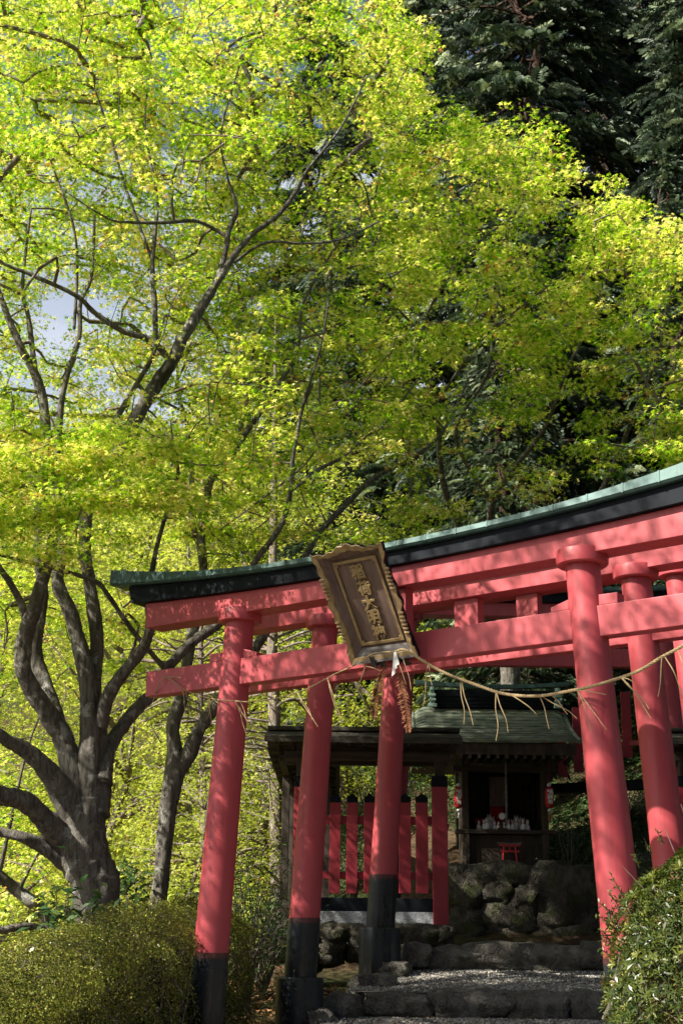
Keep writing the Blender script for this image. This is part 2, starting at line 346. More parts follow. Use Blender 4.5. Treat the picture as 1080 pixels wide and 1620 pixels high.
# ------------------------------------------------------------------ torii gates
NT, NB = 2.245, 2.035            # top and bottom of the tie beam above the black band
def torii(loc, yaw, S, label, Hr=2.553, bat=.07, pad=.0, gz_=-.9, end=2.52, post=True, seams=True, k=1.0):
    """x along the gate, y away from the camera, z=0 at the top of the black pillar bands"""
    t = empty('torii_gate', loc, -yaw); tag(t, label, 'torii gate', 'red torii gates over the path')
    t.scale = (k, k, k)
    for s in (-1, 1):
        off = lambda z, s=s: s*(S/2 + bat*(Hr-z))
        r = lambda z: .134 + (.117-.134)*z/Hr
        p = MB().lathe([(r(0), .0), (r(1), 1), (r(2), 2), (r(Hr), Hr+.005)], n=40, off=off).build('pillar', M['red'], t, True)
        MB().lathe([(r(-.55)+.004, gz_), (r(-.5)+.004, -.5), (r(0)+.004, 0), (r(0)-.01, .001)], n=40, off=off).build('base_band', M['bandblack'], p, True)
        if pad: MB().lathe([(.205, gz_-.1), (.205, -pad-.012), (.193, -pad)], n=40, off=lambda z, s=s: s*(S/2+bat*(Hr+pad+.1))).build('plinth', M['bandblack'], p, True)
        MB().lathe([(.118, Hr-.001), (.165, Hr-.004), (.175, Hr+.004), (.184, Hr+.088), (.178, Hr+.098), (.1, Hr+.0985)], n=40, off=lambda z, s=s: s*(S/2)).build('collar', M['red'], p, True)
    us = [(-1+2*i/48) for i in range(49)]
    # lintel below the cap beam
    def loft(e, yf, lo, hi, name, m, slant=0, yb=None):
        yb = yf if yb is None else yb
        sec = []
        for q in us:
            a = q*e; b = q*(e+slant); sec.append([(a, -yf, lo(a)), (b, -yf, hi(b)), (b, yb, hi(b)), (a, yb, lo(a))])
        return MB().strip(sec).build(name, m, t, False, .004)
    sh = loft(end, .10, lambda u: 2.605-.002+.004*u*u*.5, lambda u: 2.755+.0117*u*u, 'lintel', M['red'], .015)
    loft(end+.14, .15, lambda u: 2.757+.0117*u*u, lambda u: 2.858+.0187*u*u, 'cap_beam', M['black'], .04)
    top = lambda u: 2.862+.0187*u*u; ex = lambda u: .046+.085*max(0, (abs(u)-1.1)/1.77)**2
    sec = []; E2 = end+.36
    for q in us:
        u = q*E2; b = top(u); h = ex(u)
        sec.append([(u, -.19, b), (u, -.205, b+.018), (u, -.20, b+h+.01), (u, 0, b+h+.03), (u, .20, b+h+.01), (u, .205, b+.018), (u, .19, b)])
    sb = MB().strip(sec)
    if seams:
        n = 22
        for i in range(n):
            u = (-1+2*(i+.5)/n)*E2; b = top(u); h = ex(u); a = .006
            s2 = []
            for uu in (u-a, u+a): s2.append([(uu, -.19, b+.012), (uu, -.2085, b+.012), (uu, -.204, b+h+.013), (uu, 0, b+h+.034), (uu, .204, b+h+.013), (uu, .2085, b+.012), (uu, .19, b+.012)])
            sb.strip(s2)
    sb.build('copper_roof', M['copper'], t)
    # tie beam with the wedges where it runs through the pillars
    nu = MB().box((0, 0, (NT+NB)/2), (2*(end-.0), .12, NT-NB)).build('tie_beam', M['red'], t, False, .005)
    for s in (-1, 1):
        ax = S/2 + bat*(Hr-NT)
        for q in (-1, 1):
            x0 = s*ax+q*.112; x1 = s*ax+q*.25
            P = [(x0, -.05, NT+.003), (x1, -.05, NT+.003), (x1, -.05, NT+.035), (x0, -.05, NT+.075), (x0, .05, NT+.003), (x1, .05, NT+.003), (x1, .05, NT+.035), (x0, .05, NT+.075)]
            if q*s > 0: P = [(x, y, z if z < NT+.01 else (NT+.075)) for x, y, z in P]
            MB().add(P, [(0, 1, 2, 3), (7, 6, 5, 4), (0, 4, 5, 1), (1, 5, 6, 2), (2, 6, 7, 3), (3, 7, 4, 0)]).build('wedge', M['red'], t, False, .003)
    MB().box((0, 0, (NT+2.604)/2), (.235, .10, 2.600-NT-.004)).build('strut', M['red'], t, False, .004)
    return t
YAW = .65; UX = Vector((math.cos(YAW), -math.sin(YAW), 0)); NX = Vector((math.sin(YAW), math.cos(YAW), 0))
T1 = Vector((.418, 10.067, -.032))
torii(T1, YAW, 3.09, 'nearest red torii gate carrying the wooden name plaque and straw rope', gz_=-1.0)
torii((1.095, 11.514, .261), YAW, 3.09, 'second red torii gate directly behind the gate with the plaque', pad=.49, gz_=-.9)
torii((1.83, 13.093, .711), YAW, 3.09, 'third red torii gate, its left pillar standing before the slatted fence', pad=.50, gz_=-1.1)
q4 = at(845, 1055, 15.6)
torii((q4.x, 15.6, q4.z-NB), .0, 2.90, 'rearmost red torii gate squarely facing the shrine', gz_=-1.4, end=2.3)
def onT(px, py, off=0.):
    """point on a plane parallel to the first gate, off metres behind its axis"""
    d = Vector(F*FOC + R2*(px-540) - U2*(py-810)); c = T1+NX*off
    return d*(c.dot(NX)/d.dot(NX))

# ------------------------------------------------------------------ name plaque
def plaque():
    bot = T1 + NX*(-.085) + Vector((0, 0, 2.085)); topv = NX*(-.50)+Vector((0, 0, .745))
    L = topv.length; Z = topv.normalized(); X = UX; Y = Z.cross(X)      # Y points back
    t = empty('name_plaque', (0, 0, 0)); tag(t, 'brown wooden name plaque with carved frame and gold lettering leaning from the nearest gate', 'sign')
    t.matrix_world = Matrix(((X.x, Y.x, Z.x, bot.x), (X.y, Y.y, Z.y, bot.y), (X.z, Y.z, Z.z, bot.z), (0, 0, 0, 1)))
    wt, wb = .64, .60
    W_ = lambda z: (wb+(wt-wb)*z/L)/2
    # field
    i0 = .105
    MB().strip([[(-W_(.10)+i0, -.012, .105), (W_(.10)-i0, -.012, .105), (W_(.10)-i0, .03, .105), (-W_(.10)+i0, .03, .105)],
                [(-W_(L)+i0, -.012, L-.10), (W_(L)-i0, -.012, L-.10), (W_(L)-i0, .03, L-.10), (-W_(L)+i0, .03, L-.10)]]).build('board', M['plq'], t)
    # inner gold border as a thin frame
    b = MB(); z0, z1, xi = .12, L-.115, W_(.5)-.118; bw = .022
    b.box((0, -.022, z0+bw/2), (2*xi, .014, bw)).box((0, -.022, z1-bw/2), (2*xi, .014, bw))
    for s in (-1, 1): b.box((s*(xi-bw/2), -.022, (z0+z1)/2), (bw, .014, z1-z0-2*bw-.001))
    for s in (-1, 1):
        for zz, q in ((z0+bw, 1), (z1-bw, -1)): b.box((s*(xi-bw-.008), -.0225, zz+q*.009), (.015, .012, .017))
    b.build('inner_border', M['gold'], t, False, .002)
    # flared sloping frame: inner edge low, outer edge raised, scalloped outline
    def outline(n=30):
        P = []
        r = random.Random(5)
        for i in range(n): P.append(('b', i/n))
        for i in range(n*2): P.append(('r', i/(n*2)))
        for i in range(n): P.append(('t', i/n))
        for i in range(n*2): P.append(('l', i/(n*2)))
        out = []; inn = []
        for sd, q in P:
            wav = .010*math.sin(q*PI*14)*(abs(math.sin(q*PI)) > .3) + .014*math.cos(q*PI*4)-.014
            if sd == 'b': x = -W_(0)+q*2*W_(0); z = .0; oz = -wav*.2; o = (x, z+oz); ii = (-W_(.1)+i0+q*2*(W_(.1)-i0), .105)
            if sd == 'r': z = q*L; o = (W_(z)+wav, z); ii = (W_(z)-i0, .105+q*(L-.205))
            if sd == 't': x = W_(L)-q*2*W_(L); o = (x, L+.022*math.cos((q-.5)*PI*2)*.9 + wav*.8); ii = (W_(L)-i0-q*2*(W_(L)-i0), L-.10)
            if sd == 'l': z = L-q*L; o = (-W_(z)-wav, z); ii = (-W_(z)+i0, L-.10-q*(L-.205))
            out.append(o); inn.append(ii)
        return out, inn
    out, inn = outline(); n = len(out)
    def ringmesh(name, m, rings, parent=t):
        mb = MB()
        for rg in rings: mb.v += rg
        for k in range(len(rings)-1):
            for j in range(n): mb.f.append((k*n+j, k*n+(j+1) % n, (k+1)*n+(j+1) % n, (k+1)*n+j))
        return mb.build(name, m, parent)
    lerp = lambda a, b, q: (a[0]+(b[0]-a[0])*q, a[1]+(b[1]-a[1])*q)
    R = lambda q, y, sc=0: [(lerp(i, o, q)[0], y, lerp(i, o, q)[1]) for i, o in zip(inn, out)]
    ringmesh('frame', M['plq'], [R(0, .03), R(0, -.012), R(.05, -.02), R(.52, -.062)])
    ringmesh('gilt_edge', M['gold'], [R(.52, -.061), R(.56, -.076), R(.97, -.088), R(1.0, -.080)])
    ringmesh('back_edge', M['black'], [R(1.001, -.079), R(1.02, -.066), R(.9, -.035), R(.4, .035), R(0, .035)])
    # carved ripples standing on the side edges
    for s in (-1, 1):
        for c0 in (.68, .30):
            for i in range(6):
                z = c0*L + (i-2.5)*.030; x = s*(W_(z)-.028)
                MB().tube([(x-s*.022, -.080, z), (x, -.088, z+.002), (x+s*.020, -.086, z)], [.008, .012, .009], 8).build('carved_ripple', M['gold'], t, True)
    # grey weathered lower rail
    MB().strip([[(-W_(0)+.03, -.095, .005), (-W_(0)+.03, -.06, .002), (W_(0)-.03, -.06, .002), (W_(0)-.03, -.095, .005)],
                [(-W_(0)+.10, -.035, .098), (-W_(0)+.10, -.02, .098), (W_(0)-.10, -.02, .098), (W_(0)-.10, -.035, .098)]]).build('lower_rail', M['plqgrey'], t, False, .003)
    for s in (-1, 1):
        br = MB().box((s*.105+.02, -.100, .02), (.036, .012, .07)).box((s*.105+.02, -.05, -.022), (.04, .11, .014)).box((s*.105+.02, .02, -.05), (.045, .05, .07))
        br.build('bracket', M['iron'], t, False, .002)
    # the five characters, top to bottom
    chars = '稲荷大明神'; zc = L-.205; stp = (L-.36)/4.0
    for i, ch in enumerate(chars):
        c = bpy.data.curves.new('character', 'FONT'); c.body = ch; c.size = .118; c.align_x = 'CENTER'; c.align_y = 'CENTER'; c.extrude = .008; c.offset = .0026; c.bevel_depth = .0015
        o = bpy.data.objects.new('character', c); COL.objects.link(o)
        me = bpy.data.meshes.new_from_object(o.evaluated_get(bpy.context.evaluated_depsgraph_get())); bpy.data.objects.remove(o)
        me.materials.clear(); me.materials.append(M['gold']); o = bpy.data.objects.new('character', me); COL.objects.link(o); o.parent = t
        V = np.empty(len(me.vertices)*3); me.vertices.foreach_get('co', V); V = V.reshape(-1, 3)
        cx = (V[:, 0].max()+V[:, 0].min())/2; cy = (V[:, 1].max()+V[:, 1].min())/2
        V[:, 0] -= cx; V[:, 1] -= cy; me.vertices.foreach_set('co', V.reshape(-1))
        o.rotation_euler = (PI/2, 0, 0); o.location = ((-.004, .006, .0, .002, -.003)[i], -.019, L-.14-.62*(.115, .325, .515, .695, .885)[i])
plaque()

# ------------------------------------------------------------------ straw rope
def spline(P, n=12):
    P = [Vector(p) for p in P]; out = []
    for i in range(len(P)-1):
        a, b, c, d = P[max(i-1, 0)], P[i], P[i+1], P[min(i+2, len(P)-1)]
        for j in range(n):
            t = j/n; out.append(.5*((2*b)+(c-a)*t+(2*a-5*b+4*c-d)*t*t+(3*b-a-3*c+d)*t**3))
    return out+[P[-1]]
def rope():
    t = empty('straw_rope', onT(382, 1110, -.16)); tag(t, 'twisted straw rope sagging across the front of the nearest gate', 'rope')
    L = [(243, 1107, .0), (248, 1092, -.08), (262, 1071, -.09), (290, 1090, -.09), (318, 1101, -.10), (345, 1107, -.13), (372, 1109, -.17), (395, 1110, -.14), (440, 1104, -.09), (486, 1089, -.09), (530, 1066, -.10), (566, 1050, -.16), (590, 1034, -.24), (622, 1031, -.25), (640, 1028, -.24), (668, 1045, -.2), (700, 1063, -.14), (760, 1086, -.10), (800, 1098, -.10), (850, 1101, -.12), (900, 1093, -.17), (935, 1086, -.19), (975, 1074, -.12), (1010, 1061, -.10), (1045, 1040, -.10), (1085, 1018, -.10), (1130, 985, -.10)]
    P = spline([onT(x, y, o) for x, y, o in L], 26)
    inv = lambda p: p-t.location
    n = len(P)
    rad = [.0038 + .0048*sm(.45, .60, i/n) for i in range(n)]
    for s in range(3):
        mb = MB(); Q = []
        acc = 0
        for i, p in enumerate(P):
            a = P[min(i+1, n-1)]-P[max(i-1, 0)]; a.normalize(); u = a.orthogonal().normalized() if i == 0 else (u-a*u.dot(a)).normalized(); v = a.cross(u)
            if i: acc += (P[i]-P[i-1]).length
            ph = acc*2*PI/.075 + s*2*PI/3
            Q.append(inv(p+(u*math.cos(ph)+v*math.sin(ph))*rad[i]*.62))
        mb.tube(Q, [r*.72 for r in rad], 6).build('strand', M['straw'], t, True)
    for a, b in [((246, 1100), (241, 1112)), ((262, 1071), (287, 1073)), ((288, 1090), (293, 1125)), ((295, 1093), (297, 1108)), ((330, 1105), (335, 1145)), ((333, 1105), (329, 1135)), ((335, 1104), (356, 1121)), ((372, 1110), (390, 1162)), ((372, 1110), (393, 1142)), ((380, 1110), (394, 1150)), ((470, 1095), (503, 1150)), ((470, 1095), (494, 1138)), ((518, 1073), (541, 1142)), ((518, 1073), (535, 1133)), ((578, 1054), (565, 1094)), ((578, 1054), (602, 1062)), ((570, 1050), (577, 1055)), ((626, 1033), (642, 1083)), ((634, 1033), (650, 1092)), ((676, 1053), (669, 1117)), ((677, 1053), (683, 1084)), ((728, 1078), (733, 1146)), ((730, 1078), (748, 1147)), ((784, 1096), (784, 1172)), ((785, 1096), (803, 1158)), ((806, 1098), (848, 1130)), ((853, 1101), (868, 1153)), ((856, 1101), (912, 1137)), ((872, 1100), (897, 1130)), ((912, 1092), (935, 1155)), ((912, 1092), (959, 1155)), ((912, 1092), (958, 1099)), ((982, 1072), (1026, 1122)), ((984, 1073), (1029, 1136)), ((985, 1072), (1002, 1080)), ((1046, 1040), (1040, 1102)), ((1050, 1038), (1082, 1108)), ((1070, 1026), (1090, 1080))]:
        # keep each straw just clear of the pillar fronts
        on_p = (330 < a[0] < 400) or (895 < a[0] < 1000)
        o1, o2 = (-.20, -.21) if on_p else (-.10, -.13)
        if 560 < a[0] < 660: o1, o2 = -.25, -.24
        p, q = onT(*a, o1), onT(*b, o2); L_ = (q-p).length; c1_ = p.lerp(q, .35)+Vector((random.uniform(-.02, .02)*L_*2, -.012, .008*L_)); c2_ = p.lerp(q, .7)+Vector((random.uniform(-.02, .02)*L_*2, -.010, .014*L_))
        mb = MB().tube([inv(v) for v in spline([p, c1_, c2_, q], 4)], [.0042-.00014*i for i in range(13)], 5)
        mb.build('straw', M['straw'], t, True)
    # folded white paper knot
    mb = MB(); a = inv(onT(624, 1032, -.265)); b = inv(onT(620, 1070, -.265))
    for i, (dx, w_) in enumerate(((-.022, .016), (-.004, .013), (.014, .012))):
        l = (.175, .13, .10)[i]
        mb.strip([[(a.x+dx*.3, a.y-.003*i, a.z), (a.x+dx*.3+w_*.6, a.y-.004-.003*i, a.z), (a.x+dx*.3+w_*.6, a.y+.0-.003*i, a.z)], [(a.x+dx, a.y-.01-.003*i, a.z-l), (a.x+dx+w_*1.5, a.y-.016-.003*i, a.z-l*.9), (a.x+dx+w_*1.4, a.y-.009-.003*i, a.z-l*.9)]])
    mb.build('paper_knot', M['paper'], t)
rope()
def fern(a, b, label, bend):
    p, q = onT(*a, -.235), onT(*b, -.20); t = empty('dried_fern', p); tag(t, label, 'fern', 'dried fern fronds tied to the rope')
    P = spline([Vector((0, 0, 0)), (q-p)*.35+UX*bend, (q-p)*.7+UX*bend*.7, q-p], 12); MB().tube(P, [.004*(1-.7*i/len(P)) for i in range(len(P))], 5).build('stem', M['fern'], t)
    C, N, S, X = [], [], [], []
    for i, c in enumerate(P[3:]):
        f = (i+1)/len(P); s_ = .062*math.sin(min(1, f*1.6+.25)*PI*.5)*(1-f**3*.75)
        for sd in (-1, 1):
            for k in (0,):
                C.append(c); N.append(Vector((0, -1, .2))+Vector((random.uniform(-.3, .3),)*3)); S.append(s_); X.append((sd*.5+.0, 0, 1.0))
    # leaflets point sideways and curl down
    tv = np.array([(0, 0, 0), (.0, .0, 0), (0, 0, 0), (0, 0, 0)])
    C2, N2, A2, S2 = [], [], [], []
    for c, s_, k in zip(C, S, range(len(C))):
        for h_ in (0, .5):
            sd = -1 if k % 2 else 1; d = (UX*sd*.8+Vector((0, random.uniform(-.3, .1), -.45+random.uniform(-.2, .2)))).normalized(); nn = (-NX+Vector((random.uniform(-.5, .5),)*3)).normalized()
            C2.append(tuple(c+Vector((0, 0, -.009*h_*2)))); N2.append(tuple(nn)); A2.append(tuple(d.cross(nn))); S2.append(s_*random.uniform(.75, 1.1))
    cloud('leaflets', M['fern'], C2, N2, S2, T_kite(.12), t, None, A2)
fern((612, 1046), (591, 1134), 'curled brown fern frond hanging left of the paper knot', -.03)
fern((628, 1058), (646, 1156), 'longer brown fern frond hanging right of the paper knot', .015)

# ------------------------------------------------------------------ steps, gravel and stones
def rockmesh(d, seed, flat=.42):
    r = random.Random(seed); bm = bmesh.new(); bmesh.ops.create_cube(bm, size=1)
    bmesh.ops.subdivide_edges(bm, edges=bm.edges, cuts=9, use_grid_fill=True)
    o1 = Vector((r.random()*50, r.random()*50, r.random()*50))
    from mathutils import noise as nz
    for v in bm.verts:
        p = v.co.copy()*2; sp = p.normalized(); v.co = (p*.5).lerp(sp*.60, flat)
        k = nz.noise(p*1.1+o1)*.16 + nz.noise(p*2.9+o1)*.09 + abs(nz.noise(p*5+o1))*.05
        v.co += sp*k; v.co.x *= d[0]; v.co.y *= d[1]; v.co.z *= d[2]
    return bm
def rock(name, c, d, seed, m, parent=None, rz=0):
    bm = rockmesh(d, seed, .62 if parent else .42); me = bpy.data.meshes.new(name); bm.to_mesh(me); bm.free(); me.polygons.foreach_set('use_smooth', [True]*len(me.polygons))
    me.materials.append(m); o = bpy.data.objects.new(name, me); COL.objects.link(o); o.location = c; o.rotation_euler = (0, 0, rz); o.parent = parent
    return o
def slab(pts, name, label, m, th=.25, n=14):
    """gravel surface between four corners (front left, front right, back right, back left)"""
    a, b, c, d = [Vector(p) for p in pts]; mb = MB()
    for j in range(n+1):
        for i in range(n+1):
            p = a.lerp(b, i/n).lerp(d.lerp(c, i/n), j/n); p.z += .012*math.sin(i*1.9+j)*math.sin(j*1.3)
            mb.v.append(tuple(p))
    for j in range(n):
        for i in range(n): mb.f.append((j*(n+1)+i, j*(n+1)+i+1, (j+1)*(n+1)+i+1, (j+1)*(n+1)+i))
    return tag(mb.build(name, m, None, 'all'), label, kind='structure')
slab([(-1.2, 2, -1.35), (3.4, 2, -1.35), (3.4, 13.05, -.54), (-.05, 13.05, -.54)], 'lower_path', 'gravel path below the lower step', M['gravel'])
slab([(.08, 13.0, -.352), (4.2, 13.0, -.352), (4.2, 14.55, -.17), (.55, 14.55, -.17)], 'middle_path', 'gravel landing between the two stone steps', M['gravel'])
slab([(.70, 14.5, .03), (4.2, 14.5, .03), (4.2, 17.3, .06), (.70, 17.3, .06)], 'upper_path', 'gravel landing before the mossy stone base', M['gravel'])
def pebbles(quad, n, label):
    a, b, c, d = [Vector(p) for p in quad]; C = []
    for _ in range(n):
        u, v = random.random(), random.random(); p = a.lerp(b, u).lerp(d.lerp(c, u), v); C.append((p.x, p.y, p.z+.004))
    tv = np.array([(1, 0, 0), (0, 1, 0), (-1, 0, 0), (0, -1, 0), (0, 0, .8), (0, 0, -.6)])*.5
    tq = np.array([(0, 1, 4, 4), (1, 2, 4, 4), (2, 3, 4, 4), (3, 0, 4, 4)])
    tv = np.array([(.5, .1, 0), (.1, .5, 0), (-.4, .35, 0), (-.5, -.2, 0), (-.1, -.5, 0), (.4, -.4, 0), (.2, .05, .42), (-.1, .2, .42), (-.2, -.1, .42), (.08, -.2, .42)])
    tq = np.array([(0, 1, 7, 6), (1, 2, 8, 7), (2, 3, 8, 8), (3, 4, 9, 8), (4, 5, 6, 9), (5, 0, 6, 6), (6, 7, 8, 9)])
    tq = np.array([q for q in tq if len(set(q)) == 4]+[(2, 3, 8, 7), (5, 0, 6, 9)])
    N = np.tile([0, 0, 1.], (n, 1))+rng.normal(size=(n, 3))*.25
    o = cloud('gravel', M['peb'], C, N, rng.uniform(.010, .028, n), (tv, tq)); tag(o, label, kind='stuff')
M['peb'] = leafmat('pebble_stone', [(0, (.10, .09, .08)), (.5, (.28, .26, .23)), (.85, (.50, .47, .42)), (1, (.62, .60, .55))], 0, .8, 1)
pebbles([(.1, 13.02, -.352), (3.2, 13.02, -.352), (3.2, 14.5, -.17), (.6, 14.5, -.17)], 9000, 'loose pale gravel on the landing between the steps')
pebbles([(-.3, 11.2, -.677), (2.8, 11.2, -.677), (2.8, 12.8, -.56), (-.05, 12.8, -.56)], 7000, 'loose pale gravel below the lower step')
seed = 1
def stone(px0, px1, py0, py1, Y, label, group, dy=.34, m='rock', rz=0):
    global seed; seed += 1
    a, b = at(px0, py1, Y), at(px1, py0, Y); c = (a+b)/2; d = (b.x-a.x+.02, dy, b.z-a.z+.02)
    o = rock('step_stone', (c.x, Y+dy*.5, c.z), d, seed, M[m], None, rz); tag(o, label, 'stone', group)
GA, GB, GC = 'edging stones of the lower step', 'edging stones of the upper step', 'border stones left of the path'
stone(575, 682, 1575, 1607, 12.85, 'brownish edging stone at the left end of the lower step', GA)
stone(684, 800, 1570, 1610, 12.85, 'broad pale edging stone of the lower step under the sunlit gravel patch', GA)
stone(800, 902, 1572, 1612, 12.85, 'grey edging stone in the middle of the lower step right of the pale one', GA)
stone(903, 965, 1572, 1612, 12.85, 'light topped edging stone of the lower step beside the right pillar base', GA)
stone(966, 1080, 1570, 1612, 12.85, 'edging stone of the lower step hidden behind the clipped azalea', GA)
stone(672, 752, 1500, 1534, 14.4, 'cracked dark edging stone at the left end of the upper step', GB)
stone(745, 934, 1496, 1535, 14.4, 'longest dark slab forming the middle of the upper step', GB)
stone(930, 1060, 1492, 1533, 14.4, 'edging stone of the upper step behind the right pillar', GB)
for (x0, x1, y0, y1, Y, lb) in [(640, 674, 1495, 1528, 14.3, 'squarish grey stone left of the upper step'), (608, 648, 1523, 1546, 13.9, 'small round pale stone beside the black plinth of the third gate'), (560, 622, 1545, 1578, 13.3, 'long low stone bordering the path below the round pale stone'), (518, 568, 1577, 1618, 12.7, 'tilted stone at the bottom end of the path border'), (480, 520, 1600, 1640, 12.4, 'half buried stone beside the dry leaves at the bottom edge')]:
    stone(x0, x1, y0, y1, Y, lb, GC, .32, 'rock', random.uniform(-.3, .3))
# retaining wall under the shrine
wl = empty('stone_wall', at(790, 1490, 16.9)); tag(wl, 'mossy dry stone wall of big boulders under the shrine', 'wall')
def wstone(x0, x1, y0, y1, Y, dy=.5, par=None):
    global seed; seed += 1
    a, b = at(x0, y1, Y), at(x1, y0, Y); c = (a+b)/2; par = par or wl
    o = rock('stone', Vector((c.x, Y+dy*.5, c.z))-par.location, (b.x-a.x+.03, dy*random.uniform(.8, 1.15), b.z-a.z+.02), seed, M['mossrock'], par, 0)
for q in [(735, 845, 1368, 1402), (845, 945, 1370, 1470), (758, 812, 1394, 1432), (700, 765, 1370, 1440), (812, 850, 1400, 1440), (765, 848, 1428, 1478), (700, 770, 1438, 1492), (755, 830, 1470, 1498), (830, 945, 1462, 1496), (930, 1010, 1375, 1440), (930, 1010, 1436, 1496), (1000, 1085, 1360, 1430), (1000, 1085, 1425, 1495)]:
    wstone(*q, 16.85)
# stones below the fence
wl2 = empty('stone_wall', at(560, 1500, 14.75)); tag(wl2, 'low rough stone footing under the left slatted fence', 'wall')
for q in [(420, 458, 1470, 1520), (455, 505, 1465, 1500), (503, 558, 1462, 1492), (500, 545, 1490, 1525), (548, 600, 1464, 1520), (596, 640, 1463, 1500), (634, 700, 1465, 1496), (455, 503, 1496, 1540), (695, 716, 1466, 1494)]:
    wstone(*q, 14.75, .45, wl2)

# ------------------------------------------------------------------ roofed picket fences
def roofed_fence(label, mirror=False):
    Y = 14.9; t = empty('roofed_fence', (0, 0, 0)); tag(t, label, 'fence', 'roofed red fences beside the shrine')
    A = lambda x, y, Y_=Y: at(x, y, Y_)
    g0 = A(457, 1462); g1 = A(690, 1462); zt = A(570, 1442).z
    for x0, x1 in ((457, 690),):
        a, b = A(x0, 1463), A(x1, 1463); MB().box(((a.x+b.x)/2+.02, Y+.12, (a.z+zt)/2), (b.x-a.x-.04, .22, zt-a.z)).build('granite_sill', M['granite'], t, False, .006)
    z1 = A(570, 1420).z; a, b = A(466, 1430), A(686, 1430)
    MB().box(((a.x+b.x)/2, Y+.10, (zt+z1)/2+.001), (b.x-a.x, .12, z1-zt-.004)).build('bottom_rail', M['black'], t, False, .004)
    # two end posts: red, black cap, thinner brown upper post
    for x0, x1 in ((461, 478), (685, 707)):
        a = A(x0, 1465); b = A(x1, 1245); cx = (a.x+b.x)/2; wd = b.x-a.x; zb, ztop, zc = a.z, b.z, A(x0, 1228).z
        p = MB().box((cx, Y+.06, (zb+ztop)/2), (wd, .15, ztop-zb)).build('post', M['dred'], t, False, .005)
        MB().box((cx, Y+.06, (ztop+zc)/2+.002), (wd+.006, .156, zc-ztop)).build('post_cap', M['black'], p, False, .003)
        MB().box((cx+.003, Y+.06, (zc+2.0)/2+.02), (wd*.62, .10, 2.0-zc+.04)).build('upper_post', M['wood'], p, False, .004)
    for y0, y1 in ((1291, 1302), (1380, 1389)):
        a, b = A(470, y1), A(686, y0); MB().box(((a.x+b.x)/2, Y+.10, (a.z+b.z)/2), (b.x-a.x, .035, b.z-a.z)).build('cross_rail', M['dred'], t, False, .003)
    for i, (x0, x1) in enumerate(((484, 500), (520, 539), (547, 566), (575, 593), (603, 621), (631, 650), (658, 677))):
        a, b = A(x0, 1413), A(x1, 1269); zc = A(x0, 1262).z; cx = (a.x+b.x)/2; wd = b.x-a.x
        p = MB().box((cx, Y+.060, (a.z+b.z)/2), (wd, .028, b.z-a.z)).build('slat', M['dred'], t, False, .003)
        mb = MB(); zz = b.z+.002; h = zc-zz+.01
        pr = [(cx-wd/2, zz), (cx+wd/2, zz), (cx+wd/2, zz+h), (cx+wd*.22, zz+h+.02), (cx, zz+h+.045), (cx-wd*.22, zz+h+.02), (cx-wd/2, zz+h)]
        mb.strip([[(x, Y+.045, z) for x, z in pr], [(x, Y+.075, z) for x, z in pr]]).build('slat_cap', M['black'], p)
    # front roof: thin double pitched bark roof, seen from below
    x0, x1 = A(421, 1178, 14.6).x, A(731, 1165, 14.6).x; ze = A(575, 1172, 14.6).z
    mb = MB(); s1 = [(14.6, ze-.02), (14.6, ze+.045), (15.05, ze+.16), (15.5, ze+.045), (15.5, ze-.02), (15.05, ze+.09)]
    mb.strip([[(x0-.02, y, z) for y, z in s1], [(x1, y, z) for y, z in s1]]).build('roof', M['roofold'], t)
    mb = MB().box(((x0+x1)/2, 15.05, ze+.185), (x1-x0+.02, .12, .05)).build('ridge', M['roofold'], t, False, .01)
    zb = A(575, 1200).z
    MB().box(((x0+x1)/2+.04, Y+.06, zb+.03), (x1-x0-.28, .11, .085)).build('front_beam', M['woodh'], t, False, .005)
    MB().box(((x0+x1)/2+.04, Y+.52, zb+.03), (x1-x0-.28, .08, .08)).build('rear_beam', M['woodh'], t, False, .005)
    for i in range(13):
        x = x0+.1+i*(x1-x0-.2)/12
        for sg in (-1, 1):
            MB().tube([(x, 15.05, ze+.07), (x, 15.05+sg*.42, ze-.035)], .017, 4).build('rafter', M['woodh'], t)
    # side wing running back along the left
    a = x0-.02; mid = (a+.0)/2
    s2 = lambda y: [(a, y, ze-.02), (a, y, ze+.04), (mid, y, ze+.15), (.02, y, ze+.04), (.02, y, ze-.02), (mid, y, ze+.09)]
    MB().strip([s2(15.52), s2(20.2)]).build('side_roof', M['roofold'], t)
    for x in (a+.16, -.14):
        MB().box((x, 17.8, ze-.08), (.08, 4.7, .08)).build('side_beam', M['woodh'], t, False, .004)
        for y in (16.8, 18.4, 20.0): MB().box((x, y, (ze-.12+gz(x, y))/2), (.09, .09, ze-.12-gz(x, y))).build('side_post', M['wood'], t, False, .004)
    for i in range(9):
        y = 15.8+i*.5
        for sg in (-1, 1): MB().tube([(mid, y, ze+.07), (mid+sg*.36, y, ze-.035)], .017, 4).build('rafter', M['woodh'], t)
    return t
rfL = roofed_fence('left roofed red picket fence with black capped slats on a granite sill')
rfR = copy_tree(rfL); rfR['label'] = 'right roofed red picket fence half hidden behind the right gate pillars and azalea'
rfR.scale = (-1, 1, 1); rfR.location.x = at(1057, 1160, 14.6).x + at(731, 1165, 14.6).x; rfR.location.z = .03

